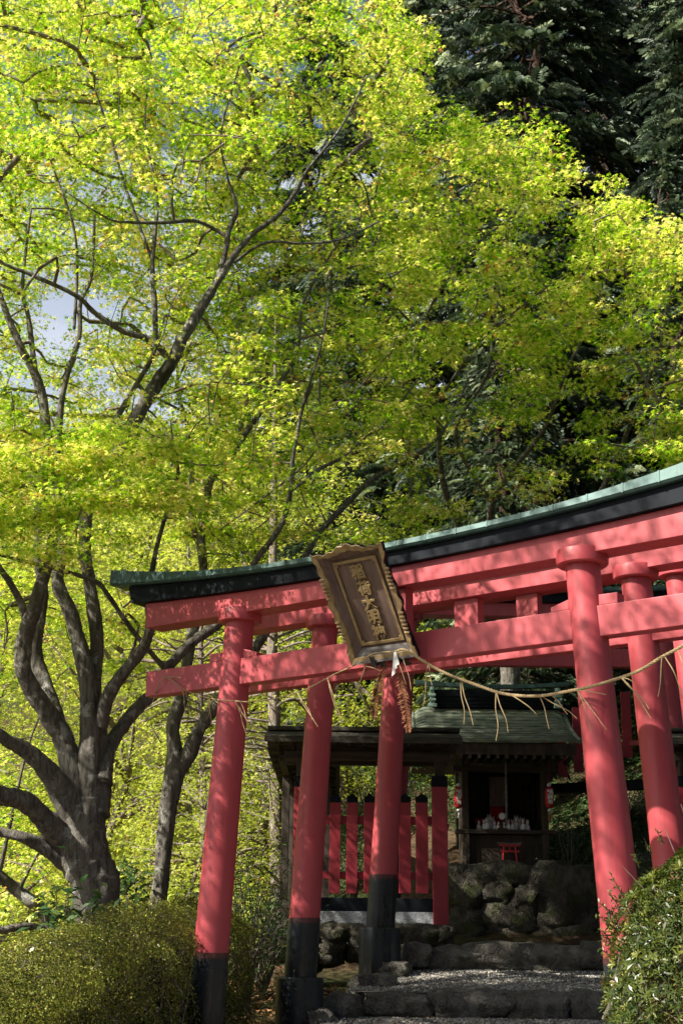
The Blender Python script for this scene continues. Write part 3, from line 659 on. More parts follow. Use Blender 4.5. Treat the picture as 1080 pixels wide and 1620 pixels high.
# red slats on the bank right of the shrine
pf = empty('picket_fence', at(960, 1200, 18.0)); tag(pf, 'dark red picket fence on the bank right of the shrine roof', 'fence')
for i in range(9):
    x = 2.72+i*.19; y = 18.3-i*.12; z0 = 2.12+i*.05
    MB().box(Vector((x, y, z0+.42))-pf.location, (.12, .03, .84)).build('slat', M['dred'], pf, False, .003)
MB().box(Vector((3.45, 17.86, 2.55))-pf.location, (1.75, .04, .06), Matrix.Rotation(-.56, 3, 'Z')).build('cross_rail', M['dred'], pf)
MB().box(Vector((3.3, 17.9, 2.02))-pf.location, (2.1, .16, .12), Matrix.Rotation(-.56, 3, 'Z')).build('bottom_rail', M['black'], pf)

# ------------------------------------------------------------------ shrine
def shrine():
    Y = 17.5; A = lambda x, y, Y_=Y: at(x, y, Y_); zb = A(790, 1370).z; cx = (A(735, 1365).x+A(865, 1365).x)/2
    t = empty('shrine', (cx, Y, zb)); tag(t, 'small dark wooden shrine with a green curved roof on the mossy stones', 'shrine')
    O = Vector(t.location); r = lambda v: Vector(v)-O
    HW = .49; ztop = A(790, 1195, 16.9).z+.05
    for s in (-1, 1):
        MB().box(r((cx+s*HW, Y, (zb+ztop)/2)), (.085, .085, ztop-zb)).build('post', M['wood'], t, False, .006)
        MB().box(r((cx+s*HW, Y+.9, (zb+ztop)/2)), (.085, .085, ztop-zb)).build('post', M['wood'], t, False, .006)
        MB().box(r((cx+s*HW, Y+.45, (zb+ztop)/2)), (.03, .81, ztop-zb)).build('side_wall', M['wood'], t)
    MB().box(r((cx, Y+.9, (zb+ztop)/2)), (2*HW-.09, .03, ztop-zb)).build('back_wall', M['wood'], t)
    za = A(790, 1313).z
    MB().box(r((cx, Y+.02, za-.025)), (2*HW+.26, .14, .05)).build('front_sill', M['woodh'], t, False, .005)
    MB().box(r((cx, Y+.45, za-.02)), (2*HW-.1, .70, .03)).build('altar_shelf', M['woodh'], t)
    MB().box(r((cx, Y+.05, (zb+za-.06)/2)), (2*HW-.09, .03, za-.06-zb)).build('lower_panel', M['wood'], t)
    zl = A(790, 1222).z
    MB().box(r((cx, Y+.0, zl+.04)), (2*HW+.3, .10, .08)).build('lintel', M['woodh'], t, False, .005)
    # lattice doors behind the shelf
    for s in (-1, 1):
        mb = MB(); x0 = cx+s*.235
        for k in range(6): mb.box(r((x0-.2+k*.08, Y+.62, (za+zl)/2)), (.018, .02, zl-za))
        for k in range(4): mb.box(r((x0, Y+.632, za+.12+k*.2)), (.44, .016, .018))
        mb.build('lattice_door', M['wood'], t)
    # hanging framed votive board
    a, b = A(779, 1271), A(801, 1225)
    fr = MB().box(r(((a.x+b.x)/2, Y+.30, (a.z+b.z)/2)), (b.x-a.x, .015, b.z-a.z)).build('votive_panel', M['plq'], t)
    mb = MB()
    for dx in (-1, 1): mb.box(r(((a.x+b.x)/2+dx*(b.x-a.x)/2, Y+.29, (a.z+b.z)/2)), (.014, .02, b.z-a.z+.014))
    mb.box(r(((a.x+b.x)/2, Y+.29, a.z)), (b.x-a.x, .02, .014)); mb.build('panel_frame', M['plqgrey'], fr)
    # bell rope
    c = A(797, 1200); MB().tube([r((c.x, Y-.12, A(797, 1205).z)), r((c.x+.004, Y-.12, A(797, 1260).z)), r((c.x-.004, Y-.12, A(797, 1307).z))], [.012, .016, .012], 8).build('bell_rope', M['plqgrey'], t, True)
    # eaves box (deep dark fascia)
    xl, xr = A(655, 1172, 16.75).x, A(919, 1172, 16.75).x; ze = A(790, 1173, 16.75).z; rc = (xl+xr)/2; hw = (xr-xl)/2
    yf, yb = 16.75, 18.9; yr = 17.75; zr = A(790, 1120, yr).z
    mb = MB()
    mb.strip([[r((x, yf+.04, ze-.015)), r((x, yf+.06, ze-.15)), r((x, yf+.5, ze-.06)), r((x, yb-.5, ze-.06)), r((x, yb-.06, ze-.15)), r((x, yb-.04, ze-.015))] for x in (rc-hw+.06, rc+hw-.06)]).build('eaves', M['wood'], t)
    for i in range(17):
        x = rc-hw+.12+i*(2*hw-.24)/16
        MB().box(r((x, yf+.32, ze-.175)), (.035, .55, .04)).build('rafter', M['wood'], t)
    # stepped curved roof: overlapping courses
    n = 13
    cur = lambda q: q**1.0*.62+.38*q**2.0                      # concave profile
    def course(q0, q1, side):
        secs = []
        m = 26
        for k in range(m+1):
            e = -1+2*k/m; ed = max(0, abs(e)-.80)/.20; drop = .10*ed**2
            hh = hw*(1-.03*q0)
            ya = (yf+(yr-yf)*q0) if side else (yb+(yr-yb)*q0); ybk = (yf+(yr-yf)*q1) if side else (yb+(yr-yb)*q1)
            z0 = ze+(zr-ze)*cur(q0)-drop*(.3+.7*q0)+.03*abs(e)**3*(1-q0); z1 = ze+(zr-ze)*cur(q1)-drop*(.3+.7*q1)+.03*abs(e)**3*(1-q1)
            x = rc+e*hh
            secs.append([r((x, ya, z0-.012)), r((x, ya, z0+.022)), r((x, ybk, z1+.006)), r((x, ybk, z1-.03))])
        return secs
    for side, nm in ((True, 'roof_front_slope'), (False, 'roof_rear_slope')):
        mb = MB()
        for i in range(n): mb.strip(course(i/n, (i+1.25)/n if i < n-1 else 1, side))
        mb.build(nm, M['shroof'], t)
    rl, rr = A(683, 1100, yr).x, A(878, 1100, yr).x; zt2 = A(790, 1096, yr).z
    MB().box(r(((rl+rr)/2, yr, (zr+zt2)/2)), (rr-rl, .22, zt2-zr+.03)).build('ridge_box', M['black'], t, False, .006)
    mb = MB()
    for k in range(3): mb.box(r(((rl+rr)/2, yr, zr+.03+k*.05)), (rr-rl+.02, .24, .01))
    mb.build('ridge_mouldings', M['black'], t)
    a, b = A(656, 1091, yr).x, A(900, 1088, yr).x; zp = A(790, 1090, yr).z
    MB().strip([[r((a+(b-a)*q, yr-.05, zp+.05*(2*q-1)**2)), r((a+(b-a)*q, yr-.05, zp+.05+.05*(2*q-1)**2)), r((a+(b-a)*q, yr+.05, zp+.05+.05*(2*q-1)**2)), r((a+(b-a)*q, yr+.05, zp+.05*(2*q-1)**2))] for q in [i/16 for i in range(17)]]).build('ridge_pole', M['copper'], t)
    for x in (rl-.005, rr+.005):
        mb = MB(); s = -1 if x < rc else 1
        mb.box(r((x, yr-.12, (zr+zt2)/2+.02)), (.055, .05, .22)).box(r((x, yr-.16, zr+.0)), (.11, .05, .045)).box(r((x, yr-.16, zr+.07)), (.085, .05, .03)).box(r((x, yr-.16, zr+.13)), (.085, .05, .03)).tube([r((x, yr-.17, zr+.19)), r((x, yr-.17, zr+.235))], [.036, .03], 12)
        mb.build('ridge_ornament', M['paleco'], t, False, .006)
    for s in (-1, 1):
        mb = MB()
        P = [r((rc+s*(hw-.005)*(1-.03*q), yf+(yr-yf)*q-.015, ze+(zr-ze)*cur(q)-.10*(.3+.7*q)+.03*(1-q)+.012)) for q in [i/10 for i in range(11)]]
        mb.tube(P, .028, 8).build('verge_roll', M['shroof'], t, True)
    return cx, Y, zb, za, zl
M['shroof'] = simple('green_shingle_copper', (.06, .08, .055), (.21, .23, .165), 7, .6, .4, .3, .004, stretch=(1, 2, 1))
M['paleco'] = simple('pale_verdigris', (.24, .40, .34), (.40, .52, .46), 9, .5, .5, .2, .003)
SX, SY, SZB, SZA, SZL = shrine()

# ------------------------------------------------------------------ offerings on the shelf
def fox_mesh(h):
    mb = MB()
    # seated body, chest and head with muzzle, ears and an upright tail as one continuous lathe-like lump
    mb.lathe([(.001, 0), (.20, .01), (.24, .12), (.22, .28), (.15, .45), (.105, .58), (.11, .66), (.125, .74), (.09, .83), (.001, .86)], n=12)
    mb.tube([(0, -.05, .74), (0, -.16, .72), (0, -.25, .69)], [.08, .055, .02], 8)
    for s in (-1, 1):
        mb.tube([(s*.065, 0, .80), (s*.08, .01, .99)], [.042, .006], 6)
        mb.tube([(s*.09, -.14, .36), (s*.09, -.19, .02)], [.05, .04], 6)
    mb.tube([(0, .18, .05), (0, .30, .22), (0, .30, .48), (0, .22, .68)], [.06, .10, .10, .02], 8)
    mb.v = [(x*h, y*h, z*h) for x, y, z in mb.v]
    return mb
FX = [(757, 13, .3, 'first fox from the left on the shelf, small and upright'), (765, 15, -.2, 'second fox from the left, leaning on the outermost one'), (770, 17, .1, 'third fox from the left, slightly taller than its neighbours'), (773, 24, .0, 'tall fox figurine in the left rear row'), (779, 20, -.3, 'fox left of the red ribboned one in the rear row'), (782, 13, .2, 'little fox just left of the white mirror'), (788, 12, .4, 'smallest fox crouched under the left edge of the mirror'), (797, 12, -.2, 'small fox under the right edge of the mirror'), (804, 15, .1, 'fox immediately right of the mirror'), (810, 15, -.3, 'second fox right of the mirror'), (816, 22, .0, 'tall slim fox in the right rear row'), (821, 20, .2, 'fox beside the tall slim one on the right'), (827, 17, -.1, 'third fox from the right end'), (834, 15, .3, 'outermost fox at the right end of the shelf')]
bib = None
for i, (px, hp, rz, lb) in enumerate(FX):
    rear = hp > 19; yy = SY+(.22 if rear else .06)+.02*(i % 2); h = hp*SY/2192*1.2
    p = at(px, 1310, yy)
    t = empty('fox_figurine', (p.x, yy, SZA+.0), rz); tag(t, 'white porcelain '+lb, 'figurine', 'white fox figurines on the shrine shelf')
    fox_mesh(h).build('body', M['white'], t, 'all')
    MB().tube([(-.12*h, -.03*h, .58*h), (0, -.13*h, .55*h), (.12*h, -.03*h, .58*h), (0, .10*h, .60*h), (-.12*h, -.03*h, .58*h)], .022*h, 5).build('collar', M['redcloth'], t)
p = at(794, 1291, SY-.03)
t = empty('round_mirror', (p.x, SY+.0, SZA)); tag(t, 'round white mirror on a low stand in the middle of the foxes', 'mirror')
MB().tube([(0, -.02, p.z-SZA), (0, .0, p.z-SZA)], [.042, .042], 24).build('disc', M['white'], t, False, .003)
MB().box((0, .0, .012), (.12, .05, .024)).box((0, .015, (p.z-SZA)/2), (.02, .012, p.z-SZA)).build('stand', M['wood'], t, False, .002)
p = at(795, 1290, SY+.3)
o = MB().box((SX-.17, SY+.40, SZA+.09), (.32, .012, .18)).build('altar_cloth', M['redcloth']); tag(o, 'dark red cloth panel hanging behind the left foxes', 'cloth')
o = MB().box((SX+.20, SY+.40, SZA+.085), (.26, .012, .16)).build('altar_cloth', M['redcloth']); tag(o, 'dark red cloth panel hanging behind the right foxes', 'cloth')
o = MB().box((SX-.06, SY+.36, SZA+.19), (.17, .02, .24)).build('altar_cloth', M['redcloth']); tag(o, 'raised red cloth under the framed board in the shrine', 'cloth')
# miniature torii before the lower panel
a, b = at(789, 1366, SY-.1), at(823, 1335, SY-.1); hh = b.z-a.z; cx_ = (a.x+b.x)/2
t = empty('miniature_torii', (cx_, SY-.09, a.z)); tag(t, 'tiny bright red toy sized torii leaning at the foot of the shrine', 'miniature torii')
M['toyred'] = simple('bright_red_lacquer', (.62, .03, .04), (.52, .025, .035), 9, .35, .5, 0)
for s in (-1, 1): MB().tube([(s*.088, 0, 0), (s*.070, 0, hh*.86)], [.0125, .011], 10).build('pillar', M['toyred'], t, True)
MB().strip([[(x, -.014, hh*.86+.06*abs(x)), (x, -.014, hh*.86+.022+.06*abs(x)), (x, .014, hh*.86+.022+.06*abs(x)), (x, .014, hh*.86+.06*abs(x))] for x in [-.13+.026*i for i in range(11)]]).build('lintel', M['toyred'], t)
MB().strip([[(x, -.018, hh*.86+.023+.08*abs(x)), (x, -.018, hh*.86+.040+.08*abs(x)), (x, .018, hh*.86+.040+.08*abs(x)), (x, .018, hh*.86+.023+.08*abs(x))] for x in [-.145+.029*i for i in range(11)]]).build('cap_beam', M['plqgrey'], t)
MB().box((0, 0, hh*.62), (.235, .014, .020)).build('tie_beam', M['toyred'], t)
MB().box((0, 0, hh*.74), (.016, .012, hh*.17)).build('strut', M['toyred'], t)
# lanterns
def text_mesh(body, size, m, parent, loc, rot, ext=.001, off=0):
    c = bpy.data.curves.new('writing', 'FONT'); c.body = body; c.size = size; c.align_x = 'CENTER'; c.align_y = 'CENTER'; c.extrude = ext; c.offset = off
    o = bpy.data.objects.new('writing', c); COL.objects.link(o); me = bpy.data.meshes.new_from_object(o.evaluated_get(bpy.context.evaluated_depsgraph_get())); bpy.data.objects.remove(o)
    me.materials.clear(); me.materials.append(m); o = bpy.data.objects.new('writing', me); COL.objects.link(o); o.parent = parent; o.location = loc; o.rotation_euler = rot
    return o
def lantern(px, lb, extra):
    p0, p1 = at(px, 1246, 17.2), at(px, 1278, 17.2); h = p0.z-p1.z; r = .055
    t = empty('hanging_lantern', (p0.x, 17.2, p1.z)); tag(t, lb, 'lantern', 'red lanterns hanging at the shrine corners')
    prof = []
    for i in range(25):
        q = i/24; rr = r*(.62+.38*math.sin(q*PI)**.45)*(1+.035*math.cos(i*PI)); prof.append((rr, q*h))
    MB().lathe(prof, n=28).build('shade', M['lantern'], t, 'all')
    for z in (-.03, h+.03): MB().lathe([(.012, z-.02), (.026, z-.008), (.026, z+.008), (.012, z+.02)], n=14).build('cap', M['white'], t, 'all')
    MB().tube([(0, 0, h+.04), (0, 0, ZE-.14-p1.z)], .003, 5).build('cord', M['iron'], t)
    text_mesh('稲', .075, M['paper'], t, (0, -r-.008, h*.72), (PI/2, 0, 0), .001, .003)
    text_mesh('荷', .075, M['paper'], t, (0, -r-.008, h*.50), (PI/2, 0, 0), .001, .003)
    text_mesh('明', .055, M['paper'], t, (0, -r-.007, h*.25), (PI/2, 0, 0), .001, .002)
    if extra: MB().lathe([(.001, -.13), (.014, -.12), (.010, -.09), (.004, -.05)], n=10).build('tassel', M['paper'], t, 'all')
    else: MB().lathe([(.001, -.16), (.012, -.15), (.010, -.09), (.004, -.05)], n=10).build('tassel', M['redcloth'], t, 'all')
ZE = at(790, 1190, 16.9).z
lantern(724.5, 'red lantern with white writing and a pale tassel left of the shrine', True)
lantern(868, 'red lantern with white writing and a dark tassel right of the shrine', False)

# ------------------------------------------------------------------ trees
def inpoly(x, y, P):
    c = False; j = len(P)-1
    for i in range(len(P)):
        if (P[i][1] > y) != (P[j][1] > y) and x < (P[j][0]-P[i][0])*(y-P[i][1])/(P[j][1]-P[i][1])+P[i][0]: c = not c
        j = i
    return c
def limbs_to(nodes, mb, limbs):
    """limbs: list of [(px, py, Y, width px), ...]; adds tubes and records nodes for twigs"""
    for L in limbs:
        P = spline([at(a[0], a[1], a[2]) for a in L], 10); n = len(P); W_ = []
        for i in range(n):
            q = i/(n-1)*(len(L)-1); k = min(int(q), len(L)-2); f = q-k; wpx = L[k][3]*(1-f)+L[k+1][3]*f; Yk = L[k][2]*(1-f)+L[k+1][2]*f
            W_.append(wpx*Yk/FOC/2)
        ns = 18 if W_[0] > .08 else 12 if W_[0] > .04 else 7
        P = [p+Vector((nz.noise(p*2.3), nz.noise(p*2.3+Vector((9, 9, 9))), 0))*W_[i]*.22 for i, p in enumerate(P)]
        k0 = len(mb.v); mb.tube(P, W_, ns, True)
        for i, p in enumerate(P):
            for j in range(ns):
                v = Vector(mb.v[k0+i*ns+j]); e = v-p; f = .94+.13*nz.noise(v*4)+.12*nz.noise(v*18)+.12*nz.noise(Vector((v.x*22, v.y*22, v.z*4))); mb.v[k0+i*ns+j] = tuple(p+e*f)
        for p, r in zip(P, W_): nodes.append((p.x, p.y, p.z, r))
def grow(nodes, targets, mb, maxr=.03, r0=.0035, gmax=9):
    """connect every target to its nearest existing node, radii by the pipe rule"""
    N = [np.array(n[:3]) for n in nodes]; base = len(N); arr = np.array(N); par = [-1]*base; T = np.array(targets)
    A = np.empty((base+len(T), 3)); A[:base] = arr; cnt = base; lim = [n[3] for n in nodes]
    d0 = np.sqrt(((T[:, None, :]-arr[None, ::3])**2).sum(-1)).min(1); order = np.argsort(d0)
    parent = {}; ends = []
    for i in order:
        d = ((A[:cnt]-T[i])**2).sum(1)
        j = int(np.argmin(d)); parent[cnt] = j; A[cnt] = T[i]; cnt += 1
    load = np.zeros(cnt); 
    for i in range(cnt-1, base-1, -1):
        load[i] += 1; load[parent[i]] += load[i]
    for i in range(base, cnt):
        j = parent[i]; a, b = Vector(A[j]), Vector(A[i]); L = (b-a).length
        if L > gmax: continue
        r1 = min(maxr, r0*load[i]**.42); r2 = min(maxr, r1*1.25)
        if j < base: r2 = min(r2, lim[j]*.8)
        m = (a+b)/2+Vector((random.uniform(-1, 1), random.uniform(-1, 1), random.uniform(-.4, 1)))*L*.10
        mb.tube([a, m, b], [r2, (r1+r2)/2, r1*.8], 4 if r1 < .01 else 6, False)
    return A[base:cnt]
def padleaves(C, per, rad, thick, size, nj=.6):
    C = np.asarray(C); n = len(C)*per; idx = np.repeat(np.arange(len(C)), per)
    a = rng.random(n)*2*PI; r = np.sqrt(rng.random(n))*rad*np.repeat(rng.uniform(.6, 1.25, len(C)), per)
    P = C[idx]+np.stack([np.cos(a)*r, np.sin(a)*r, rng.normal(size=n)*thick-.18*r], 1)
    N = np.stack([rng.normal(size=n)*nj+np.cos(a)*.3, rng.normal(size=n)*nj+np.sin(a)*.3, np.ones(n)], 1)
    S = size*rng.uniform(.65, 1.25, n)
    ct = rng.random(len(C))
    tint = np.clip(.55*rng.random(n)+.45*ct[idx]+.0, 0, 1)
    return P, N, S, tint

EDGE = [(-160, -160), (640, -160), (615, 0), (640, 50), (672, 40), (690, 62), (655, 105), (668, 150), (655, 215), (700, 200), (735, 170), (748, 205), (765, 185), (800, 200), (815, 188), (850, 175), (882, 215), (905, 200), (945, 235), (925, 275), (880, 300), (895, 345), (930, 345), (962, 300), (1000, 305), (1015, 345), (1060, 360), (1090, 380), (1200, 420), (1200, 720), (1000, 735), (900, 760), (760, 800), (640, 830), (560, 860), (440, 880), (300, 900), (240, 905), (230, 1010), (200, 1060), (120, 1080), (-160, 1050)]
HOLES = [(108, 488, 40, 42, .9), (14, 592, 22, 28, .85), (130, 385, 16, 14, .5), (74, 550, 24, 34, .75), (150, 590, 12, 34, .6), (640, 765, 105, 30, .96), (775, 705, 80, 36, .96), (870, 725, 70, 24, .95), (960, 560, 46, 28, .92), (1050, 495, 36, 28, .95), (870, 385, 50, 28, .95), (560, 800, 70, 24, .9), (480, 640, 16, 30, .7), (330, 560, 20, 20, .7), (690, 290, 20, 22, .6), (1040, 600, 40, 16, .6), (560, 690, 40, 20, .6), (300, 660, 28, 18, .6), (380, 470, 18, 18, .5), (940, 690, 60, 20, .7), (1000, 420, 20, 14, .5), (820, 420, 40, 18, .5), (500, 280, 14, 10, .6), (660, 500, 20, 10, .5), (470, 720, 30, 14, .5)]
from mathutils import noise as nz
def sample(n, x0, x1, y0, y1, Y0, Y1, dens=1.0, soft=90, nzs=.008, thr=-.35):
    out = []; k = 0
    while len(out) < n and k < n*60:
        k += 1; x = random.uniform(x0, x1); y = random.uniform(y0, y1)
        if not inpoly(x, y, EDGE): continue
        if any(((x-a)/c)**2+((y-b)/d)**2 < 1 and random.random() < e for a, b, c, d, e in HOLES): continue
        # soft sides so that neighbouring crowns interlock
        if random.random() > min(1, (x-x0)/soft+.05, (x1-x)/soft+.05): continue
        if nz.noise(Vector((x*nzs, y*nzs*2.2, 3.3+Y0))) < thr: continue
        p = at(x, y, random.uniform(Y0, Y1)); wv = .35*nz.noise(Vector((p.x*.5, p.y*.5, 7)))+.12*p.x*.3
        g_ = .42; p.z = round((p.z+wv)/g_)*g_-wv+random.gauss(0, .035)
        out.append(tuple(p))
    return out
def maple(name, label, base, limbs, samples, leafm, per=60, rad=.20, size=.034, group='young leaved maples'):
    t = empty(name, base); tag(t, label, 'tree', group)
    off = Vector(base); mb = MB(); nodes = []; limbs_to(nodes, mb, limbs); nt_ = [n for n in nodes if n[3] < .09]
    tw = MB(); C = grow(nt_, samples, tw)
    for m_ in (mb, tw): m_.v = [(v[0]-off.x, v[1]-off.y, v[2]-off.z) for v in m_.v]
    build2('trunk', mb, M['bark'], tw, M['twig'], t)
    P, N, S, ti = padleaves(C, per, rad, .022, size); cloud('crown', leafm, P-np.array(off), N, S, TM, t, ti)
    return t
YA = 12.0
LA = [
 [(158, 1500, YA, 76), (155, 1452, YA, 70), (146, 1400, YA, 76), (136, 1350, YA, 78), (134, 1300, YA, 70), (138, 1262, YA, 50)],
 [(118, 1345, YA, 42), (92, 1318, YA-.1, 40), (62, 1288, YA-.25, 35), (28, 1264, YA-.4, 34), (-25, 1250, YA-.6, 28), (-90, 1200, YA-.8, 20), (-120, 1080, YA-.8, 12)],
 [(110, 1368, YA, 30), (70, 1340, YA-.1, 22), (35, 1324, YA-.2, 18), (0, 1316, YA-.2, 15), (-50, 1300, YA-.4, 10)],
 [(124, 1310, YA, 46), (98, 1255, YA-.1, 42), (72, 1214, YA-.2, 34), (42, 1187, YA-.3, 26), (0, 1163, YA-.5, 20), (-60, 1110, YA-.7, 14), (-80, 1000, YA-.7, 8)],
 [(130, 1300, YA, 48), (118, 1230, YA, 38), (104, 1175, YA, 36), (76, 1128, YA-.1, 32), (47, 1085, YA-.2, 30), (36, 1050, YA-.3, 28), (42, 1000, YA-.3, 27), (55, 963, YA-.4, 25), (70, 907, YA-.4, 22), (84, 850, YA-.5, 18), (70, 760, YA-.6, 14), (80, 690, YA-.6, 10)],
 [(47, 1000, YA-.3, 15), (34, 955, YA-.4, 13), (15, 920, YA-.5, 12), (-5, 890, YA-.6, 10), (-40, 820, YA-.7, 7)],
 [(96, 1165, YA, 28), (76, 1095, YA+.2, 25), (58, 1045, YA+.3, 23), (60, 1000, YA+.3, 22), (68, 935, YA+.4, 20), (60, 850, YA+.4, 16), (72, 700, YA+.4, 18), (62, 610, YA+.4, 18), (34, 552, YA+.3, 14), (14, 505, YA+.3, 12), (-8, 440, YA+.3, 9), (-30, 360, YA+.3, 6)],
 [(142, 1290, YA, 46), (142, 1210, YA, 40), (143, 1150, YA, 34), (140, 1092, YA, 30), (124, 1020, YA, 28), (110, 963, YA, 25), (92, 918, YA, 22), (100, 850, YA+.1, 18), (90, 760, YA+.2, 14), (96, 650, YA+.2, 11), (107, 593, YA+.2, 10), (126, 530, YA+.2, 9), (128, 480, YA+.2, 8), (145, 435, YA+.2, 6), (150, 340, YA+.2, 5)],
 [(152, 1290, YA, 46), (160, 1220, YA+.1, 34), (156, 1150, YA+.1, 28), (149, 1085, YA+.1, 26), (152, 1005, YA+.1, 24), (143, 926, YA+.1, 22), (134, 868, YA, 22), (140, 800, YA, 22), (172, 742, YA, 23), (200, 688, YA, 25), (222, 648, YA, 26), (252, 600, YA, 26), (275, 566, YA, 24), (290, 535, YA, 21), (320, 485, YA, 18), (350, 435, YA, 14), (372, 402, YA, 12), (400, 370, YA, 11), (440, 340, YA, 9), (470, 300, YA, 8), (487, 268, YA, 6), (540, 200, YA+.1, 4), (580, 120, YA+.1, 3)],
 [(345, 442, YA, 12), (357, 395, YA, 11), (362, 365, YA, 10), (374, 330, YA, 8), (360, 280, YA, 5), (350, 210, YA, 4), (380, 100, YA, 3)],
 [(362, 378, YA, 8), (345, 366, YA, 7), (310, 350, YA-.1, 7), (260, 352, YA-.2, 7), (210, 352, YA-.3, 6), (170, 345, YA-.4, 4), (100, 300, YA-.5, 3)],
 [(370, 415, YA, 7), (420, 384, YA-.1, 6), (480, 385, YA-.1, 5), (540, 378, YA-.1, 4), (600, 350, YA, 3)],
 [(270, 572, YA, 14), (250, 548, YA-.1, 13), (237, 537, YA-.1, 12), (195, 524, YA-.2, 11), (150, 495, YA-.3, 10), (120, 467, YA-.4, 9), (50, 435, YA-.5, 8), (0, 413, YA-.6, 7), (-50, 370, YA-.7, 5)],
 [(246, 545, YA-.1, 10), (245, 480, YA-.1, 10), (241, 415, YA-.1, 9), (246, 360, YA-.1, 8), (249, 310, YA-.1, 6), (230, 200, YA-.1, 4), (240, 90, YA-.1, 3)],
 [(170, 745, YA+.1, 12), (160, 706, YA+.3, 12), (186, 659, YA+.4, 11), (207, 622, YA+.5, 10), (241, 566, YA+.5, 8), (260, 500, YA+.5, 5)],
 [(60, 620, YA+.4, 12), (53, 565, YA+.5, 11), (46, 505, YA+.5, 9), (36, 450, YA+.5, 7), (50, 330, YA+.5, 4)],
 [(118, 520, YA+.2, 6), (122, 440, YA+.2, 6), (118, 365, YA, 5), (90, 280, YA, 4)],
 [(240, 410, YA, 6), (200, 300, YA-.1, 6), (175, 215, YA-.2, 5), (150, 140, YA-.3, 3)],
 [(160, 1240, YA, 38), (168, 1198, YA+.1, 28), (186, 1161, YA+.2, 23), (222, 1117, YA+.3, 21), (242, 1098, YA+.4, 20), (264, 1058, YA+.5, 18), (302, 1018, YA+.6, 18), (345, 985, YA+.7, 16), (380, 930, YA+.7, 13), (406, 884, YA+.6, 11), (444, 832, YA+.5, 10), (460, 778, YA+.4, 9), (464, 720, YA+.3, 7), (480, 640, YA+.2, 6), (508, 545, YA, 4), (520, 470, YA, 3)],
 [(460, 778, YA+.4, 7), (500, 745, YA+.6, 7), (540, 724, YA+.8, 6), (580, 690, YA+1, 5), (610, 668, YA+1.1, 4), (660, 600, YA+1.2, 3)],
 [(160, 1150, YA, 24), (176, 1092, YA-.1, 22), (222, 1033, YA-.2, 20), (237, 993, YA-.3, 17), (235, 940, YA-.4, 11), (250, 860, YA-.5, 8), (280, 760, YA-.6, 6)],
 [(262, 1060, YA+.45, 10), (207, 993, YA+.2, 9), (170, 940, YA, 8), (148, 918, YA-.1, 8), (74, 896, YA-.3, 7), (0, 878, YA-.5, 5), (-50, 860, YA-.6, 4)],
]
def outside(n, c, rad, test=None):
    """crown points round c that the camera does not see (foliage added to shade the gates and shrine)"""
    out = []; k = 0
    while len(out) < n and k < n*50:
        k += 1; v = Vector((random.uniform(-1, 1), random.uniform(-1, 1), random.uniform(-1, 1)))
        if v.length > 1: continue
        p = np.array((c[0]+v.x*rad[0], c[1]+v.y*rad[1], c[2]+v.z*rad[2])); d = p@F
        if nz.noise(Vector(p*.9)) < -.12: continue
        if d > .5:
            x = 540+FOC*(p@R2)/d; y = 810-FOC*(p@U2)/d
            if -40 < x < 1120 and -40 < y < 1660 and not (test and test(x, y)): continue
        out.append(tuple(p))
    return out
def nearlimb(limbs, wmin=5):
    S_ = []
    for L in limbs:
        for a, b in zip(L[:-1], L[1:]):
            if max(a[3], b[3]) >= wmin:
                n = max(2, int(math.hypot(a[0]-b[0], a[1]-b[1])/8)); S_ += [(a[0]+(b[0]-a[0])*i/n, a[1]+(b[1]-a[1])*i/n, 12+a[3]*.6) for i in range(n+1)]
    S_ = np.array(S_)
    def f(p, Yl):
        p = np.array(p)
        if p[1] > Yl: return False
        d = p@F; x = 540+FOC*(p@R2)/d; y = 810-FOC*(p@U2)/d
        return bool(((S_[:, 0]-x)**2+(S_[:, 1]-y)**2 < (S_[:, 2]+12)**2).any()) and random.random() < .88
    return f
NLA = nearlimb(LA)
def frontok(p, ylim, xlim=130, Yl=12.5):
    p = np.array(p); d = p@F; x = 540+FOC*(p@R2)/d; y = 810-FOC*(p@U2)/d
    return not (y > ylim and p[1] < Yl and x > -40) and not (x > xlim and y > 800 and p[1] < Yl+.4)
S_A = outside(900, (-4.5, 8.5, 6.5), (3.4, 3.2, 2.2)) + [p for p in sample(330, -160, 330, 690, 885, YA-1.9, YA-.5, soft=60, thr=-.12, nzs=.02) if frontok(p, 890)] + [p for p in sample(520, -190, 470, -160, 1060, YA-1.6, YA-.3, soft=50) + sample(420, -190, 260, -160, 420, YA-.6, YA+2.6, soft=40) + sample(520, -190, 420, -160, 480, YA+1.6, YA+3.2, soft=40, thr=-.9) + sample(1700, -150, 470, -140, 1060, YA+.1, YA+2.8) if frontok(p, 890) and not NLA(p, YA+.45)]  # outside points: unseen foliage added to put the gates in dappled shade
maple('maple_tree', 'big many limbed maple with a mossy grey trunk behind the left hedge', at(156, 1500, YA), LA, S_A, M['mleaf'], 54, .25, .040)
YB = 13.6
